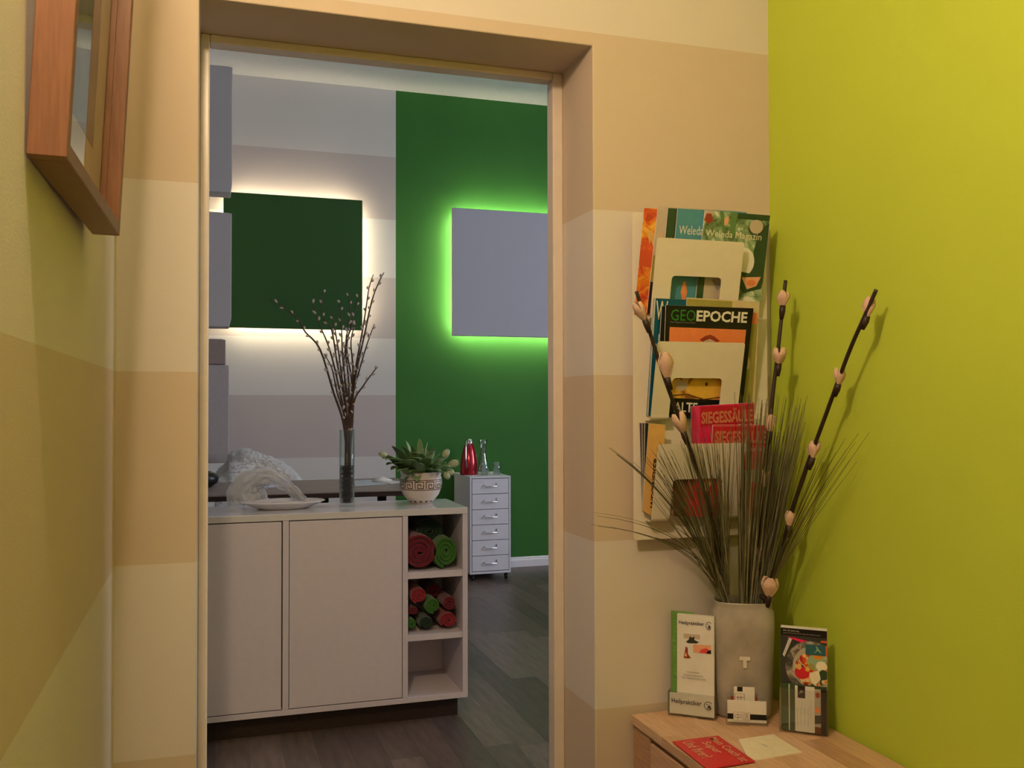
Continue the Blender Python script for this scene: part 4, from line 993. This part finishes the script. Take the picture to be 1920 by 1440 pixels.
# left holder
p, U, N, w_ = frame_of(V((1.103, 2.150, bz)), V((1.195, 2.074, bz))); A = local(p, U, N)
t = thing('leaflet_holder', 'clear acrylic leaflet holder with practitioner leaflets left of the vase', 'leaflet holder', p)
q = MB(); q.obox(A(0, 0, 0), U*w_, V((0, 0, .006)), -N*.034); q.obox(A(0, .006, -.0325), U*w_, V((0, 0, .170)), -N*.0015)
q.obox(A(0, .006, 0), U*.0015, V((0, 0, .055)), -N*.0322); q.obox(A(w_-.0015, .006, 0), U*.0015, V((0, 0, .055)), -N*.0322); q.obox(A(.0016, .006, 0), U*(w_-.0032), V((0, 0, .055)), -N*.0012)
q.build('holder_body', ACR, t)
def stack(label, A, U, N, u0, u1, v0, v1, h, m, th, name='leaflet', lean=0.0, group=None, cat='leaflet'):
    s = thing(name, label, cat, A(u0, v0, h), group)
    up = V((0, 0, v1-v0))-N*lean
    q = MB(); q.obox(A(u0, v0, h), U*(u1-u0), up, -N*th); q.build('pages', m, s)
    c = [A(u0, v0, h)+up, A(u1, v0, h)+up, A(u1, v0, h), A(u0, v0, h)]
    return s, quad_map(c[0], c[1], c[2], c[3], N)
zt = at(1262, 1155, Y=2.13).z-bz
s, g = stack('green leaflet stack behind the white ones in the left holder', A, U, N, .004, .060, .0065, zt+.004, -.022, I['softgreen'], .006, lean=.004)
text(s, 'Die gesunde Praxis', g, .10, .20, .30, .92, I['palegreen'], rot=True)
s, g = stack('white leaflet stack printed with small pictures in the left holder', A, U, N, .0225, w_-.004, .058, zt, -.0075, M_PAPER, .0125, lean=.006)
text(s, 'Heilpraktiker', g, .05, .865, .74, .925, I['logo'], bold=.012)
def logo(s, g, cx, cy, r_, asp):
    ring = []
    n = 22
    for i in range(n):
        a = .6+5.0*i/(n-1); ring.append((cx+r_*math.cos(a), cy+r_*asp*math.sin(a)))
    for i in reversed(range(n)):
        a = .6+5.0*i/(n-1); ring.append((cx+r_*.84*math.cos(a), cy+r_*.84*asp*math.sin(a)))
    items = []
    for i in range(n-1): items.append(([ring[i], ring[i+1], ring[2*n-2-i], ring[2*n-1-i]], I['logo']))
    items.append(([(cx-.30*r_, cy-.55*r_*asp), (cx+.75*r_, cy-.5*r_*asp), (cx+.45*r_, cy+.10*r_*asp), (cx+.1*r_, cy+.2*r_*asp)], I['logo']))
    items.append(([(cx-.55*r_, cy+.2*r_*asp), (cx-.2*r_, cy+.55*r_*asp), (cx-.1*r_, cy+.2*r_*asp)], I['green']))
    patches('emblem', s, g, items)
logo(s, g, .86, .885, .080, .62)
patches('picture_print', s, g, [([(.18, .70), (.62, .70), (.62, .76), (.18, .76)], I['smoke']), ([(.24, .655), (.32, .69), (.35, .73), (.41, .715), (.47, .735), (.47, .69), (.60, .665), (.52, .645), (.30, .64)], I['charcoal']),
    ([(.18, .45), (.22, .55), (.24, .60), (.29, .58), (.30, .50), (.38, .455), (.28, .445)], I['rust']), ([(.20, .47), (.24, .53), (.28, .47)], I['flesh']),
    ([(.44, .53), (.92, .53), (.92, .64), (.44, .63)], I['flesh']), ([(.60, .53), (.66, .58), (.80, .60), (.90, .57), (.90, .53)], I['coral']), ([(.78, .53), (.92, .53), (.92, .58), (.84, .57)], I['dark'])])
text(s, 'Heilpraktiker', g, .26, .262, .62, .290, I['grey']); text(s, 'Krankenschwester', g, .20, .225, .72, .252, I['grey']); text(s, 'für Naturheilkunde', g, .14, .187, .78, .217, I['grey'])
s, g = stack('white card lettered with a dark word standing low in the left holder', A, U, N, .0045, w_-.003, .0065, .058, -.0025, M_PAPER, .0035, name='card', cat='card')
text(s, 'Heilpraktiker', g, .05, .44, .72, .74, I['logo'], bold=.012); logo(s, g, .87, .56, .095, 2.1)

# small stand in front of the vase
p, U, N, w_ = frame_of(VF(-.045, 0, .028), VF(.050, 0, .028)); A = local(p, U, N)
t = thing('card_stand', 'small clear acrylic card stand in front of the grey vase', 'card stand', p)
q = MB(); q.obox(A(-.002, 0, .008), U*(w_+.004), V((0, 0, .006)), -N*.030); q.obox(A(-.002, .006, -.019), U*(w_+.004), V((0, 0, .060)), -N*.0015); q.obox(A(-.002, .006, .008), U*(w_+.004), V((0, 0, .008)), -N*.0015)
q.build('stand_body', ACR, t)
RED_ = I['seal']
s, g = stack('upright white card with red-framed sign behind the wide card at the vase', A, U, N, .0175, .0675, .0065, .089, -.010, M_PAPER, .001, name='card', cat='card', lean=.002)
def strokes(s, g, items, m, name='sign'):
    pl = []
    for (x0, y0, x1, y1, w_) in items:
        dx, dy = x1-x0, y1-y0; L = math.hypot(dx, dy) or 1; nx, ny = -dy/L*w_*.36, dx/L*w_*.36
        pl.append(([(x0+nx, y0+ny), (x1+nx, y1+ny), (x1-nx, y1-ny), (x0-nx, y0-ny)], m))
    patches(name, s, g, pl)
patches('card_print', s, g, [([(.16, .86), (.42, .86), (.42, 1), (.16, 1)], I['black'])])
strokes(s, g, [(.04, .79, .50, .79, .012), (.04, .79, .04, .25, .03), (.50, .79, .50, .25, .03), (.08, .69, .46, .69, .02), (.20, .75, .20, .58, .03), (.34, .75, .34, .58, .03), (.20, .58, .34, .58, .016), (.12, .42, .42, .42, .012), (.14, .42, .14, .30, .02), (.26, .40, .26, .30, .02), (.40, .42, .40, .30, .02)], RED_)
s2 = MB(); s2.obox(A(.010, .010, -.0125), U*.064, V((0, 0, .055)), -N*.0006); tag(s2.build('card', I['rust']), 'dark red card barely showing behind the white cards at the vase', 'card')
s, g = stack('wide white card with black band and two framed signs in front of the vase', A, U, N, .001, .094, .0065, .0585, .000, M_PAPER, .004, name='card', cat='card')
patches('card_print', s, g, [([(0, .13), (1, .13), (1, .39), (0, .39)], I['black']), ([(.15, .06), (.58, .06), (.58, .46), (.15, .46)], M_PAPER)])
strokes(s, g, [(.15, .46, .58, .46, .02), (.15, .06, .58, .06, .02), (.15, .06, .15, .46, .008), (.58, .06, .58, .46, .008), (.385, .06, .385, .46, .008),
    (.27, .10, .27, .44, .012), (.19, .34, .35, .34, .025), (.19, .22, .35, .22, .025), (.19, .22, .19, .34, .010), (.35, .22, .35, .34, .010),
    (.42, .40, .55, .40, .022), (.42, .40, .42, .13, .009), (.42, .13, .55, .13, .022), (.46, .34, .53, .34, .02), (.445, .27, .545, .27, .02), (.49, .38, .49, .27, .009), (.49, .27, .45, .17, .009), (.49, .27, .54, .17, .009)], RED_)

# right holder
p, U, N, w_ = frame_of(V((1.303, 1.961, bz)), V((1.388, 1.889, bz))); A = local(p, U, N)
t = thing('leaflet_holder', 'clear acrylic leaflet holder with food leaflets at the green wall', 'leaflet holder', p)
q = MB(); q.obox(A(0, 0, 0), U*w_, V((0, 0, .005)), -N*.030); q.obox(A(0, .005, -.0285), U*w_, V((0, 0, .185)), -N*.0015)
q.obox(A(0, .005, 0), U*.0015, V((0, 0, .100)), -N*.0284); q.obox(A(w_-.0015, .005, 0), U*.0015, V((0, 0, .100)), -N*.0284); q.obox(A(.0016, .005, 0), U*(w_-.0032), V((0, 0, .100)), -N*.0012)
q.build('holder_body', ACR, t)
zt = at(1470, 1176, Y=1.955).z-bz
s, g = stack('leaflet with a food bowl photo and black header at the back of the right holder', A, U, N, .003, w_-.002, .006, zt, -.0105, M_PAPER, .012, lean=.004)
patches('cover_print', s, g, [([(0, 0), (1, 0), (1, .985), (0, .985)], I['charcoal']), ([(0, .915), (1, .915), (1, .985), (0, .985)], I['black']),
    ([(.04, .72), (.18, .89), (.26, .89), (.08, .70)], I['silver']), ([(.12, .90), (.30, .895), (.75, .86), (.70, .84), (.45, .855)], I['pink']), ([(.85, .87), (1, .87), (1, .89), (.88, .89)], I['deeporange']),
    (disc(.66, .62, .56, .255, 36), P_BROWN), (disc(.72, .62, .46, .21, 36), I['stone']), (disc(.70, .60, .40, .17, 30), P_FOOD), (disc(.46, .56, .16, .06), I['crimson']), 
    (disc(.78, .68, .20, .085), I['mint']), (disc(.88, .64, .12, .05), I['cream']), (disc(.80, .73, .10, .025), I['orange']), (disc(.66, .63, .07, .03), I['olive']), (disc(.92, .56, .10, .05), I['dkgreen']),
    ([(.62, .56), (.82, .60), (.86, .52), (.74, .45), (.66, .48)], I['cream']), (disc(.58, .60, .05, .02), I['yellow']), (disc(.40, .62, .05, .03), I['tan']),
    ([(1.0, .40), (1.0, .90), (1.001, .9), (1.001, .4)], I['dark']), ([(.54, .745), (.97, .745), (.97, .845), (.54, .845)], I['steel']),
    ([(.72, .76), (.78, .80), (.76, .84), (.80, .82), (.90, .76), (.80, .79)], I['mint']), ([(.97, .745), (1, .745), (1, .845), (.97, .845)], I['deeporange'])])
text(s, 'Die Ernährung', g, .06, .950, .40, .970, I['silver']); text(s, 'gesund kochen nach den fünf Elementen', g, .06, .930, .86, .944, I['stone'])
s, g = stack('front leaflet with dark green stripes and white text panel in the right holder', A, U, N, .006, w_-.004, .006, .116, -.0022, I['dkgreen'], .006)
patches('cover_print', s, g, [([(.155, 0), (.180, 0), (.180, 1), (.155, 1)], I['silver']), ([(.30, 0), (.74, 0), (.74, .985), (.30, .985)], M_PAPER), ([(.36, .72), (.53, .72), (.53, .985), (.36, .985)], I['dark']), ([(.38, .80), (.5, .86), (.44, .9)], I['grey']),
    ([(.74, .0), (.88, 0), (.88, .95), (.74, .95)], I['stone']), (disc(.81, .82, .05, .06), I['rust']), (disc(.80, .50, .06, .06), I['salmon']), ([(.74, .2), (.88, .22), (.88, .40), (.74, .38)], I['charcoal']), ([(.74, 0), (.88, 0), (.88, .14), (.74, .14)], I['brown']),
    ([(.88, 0), (1, 0), (1, .95), (.88, .95)], I['dark'])])
for k, (u, a_, b_) in enumerate(((.34, .14, .52), (.42, .14, .52), (.50, .14, .52), (.58, .14, .52), (.64, .3, .70))):
    text(s, 'Kochkurse und Beratung', g, u, a_, u+.030, b_, I['grey'], rot=True)
for u in (.45, .56, .66): patches('stamp', s, g, [([(u, .04), (u+.07, .04), (u+.07, .10), (u, .10)], I['smoke'])])

# flat cards on the chest
def flat_card(label, corners, m, z, th=.0025, curl=0.0):
    c = [at(x, y, Z=z+th) for x, y in corners]     # TL TR BR BL as read
    c = [V((p.x, p.y, z+th)) for p in c]
    t = thing('card', label, 'card', V((c[3].x, c[3].y, z)))
    q = MB(); q.prism(c, (0, 0, -th)); q.build('card_board', m, t)
    return t, quad_map(c[0], c[1], c[2], c[3], V((0, 0, 1)))
t, g = flat_card('cream folded card lying flat beside the red card on the chest', [(1385, 1386), (1450, 1376.5), (1503, 1410), (1405, 1426)], I['cream'], bz)
strokes(t, g, [(.40, .80, .56, .30, .012), (.46, .60, .52, .45, .04)], I['stone'], 'faint_print')
t, g = flat_card('red card with white lettering lying flat on the front left of the chest', [(1346, 1379), (1416, 1427), (1326, 1442), (1261, 1390)], I['crimson'], bz+.0026, th=.002)
text(t, 'Mein Coach ist', g, .06, .74, .97, .92, I['flesh'], bold=.008); text(t, 'Super', g, .18, .44, .60, .68, I['flesh'], bold=.008); text(t, 'Und Ihrer?', g, .08, .14, .68, .38, I['flesh'], bold=.008)
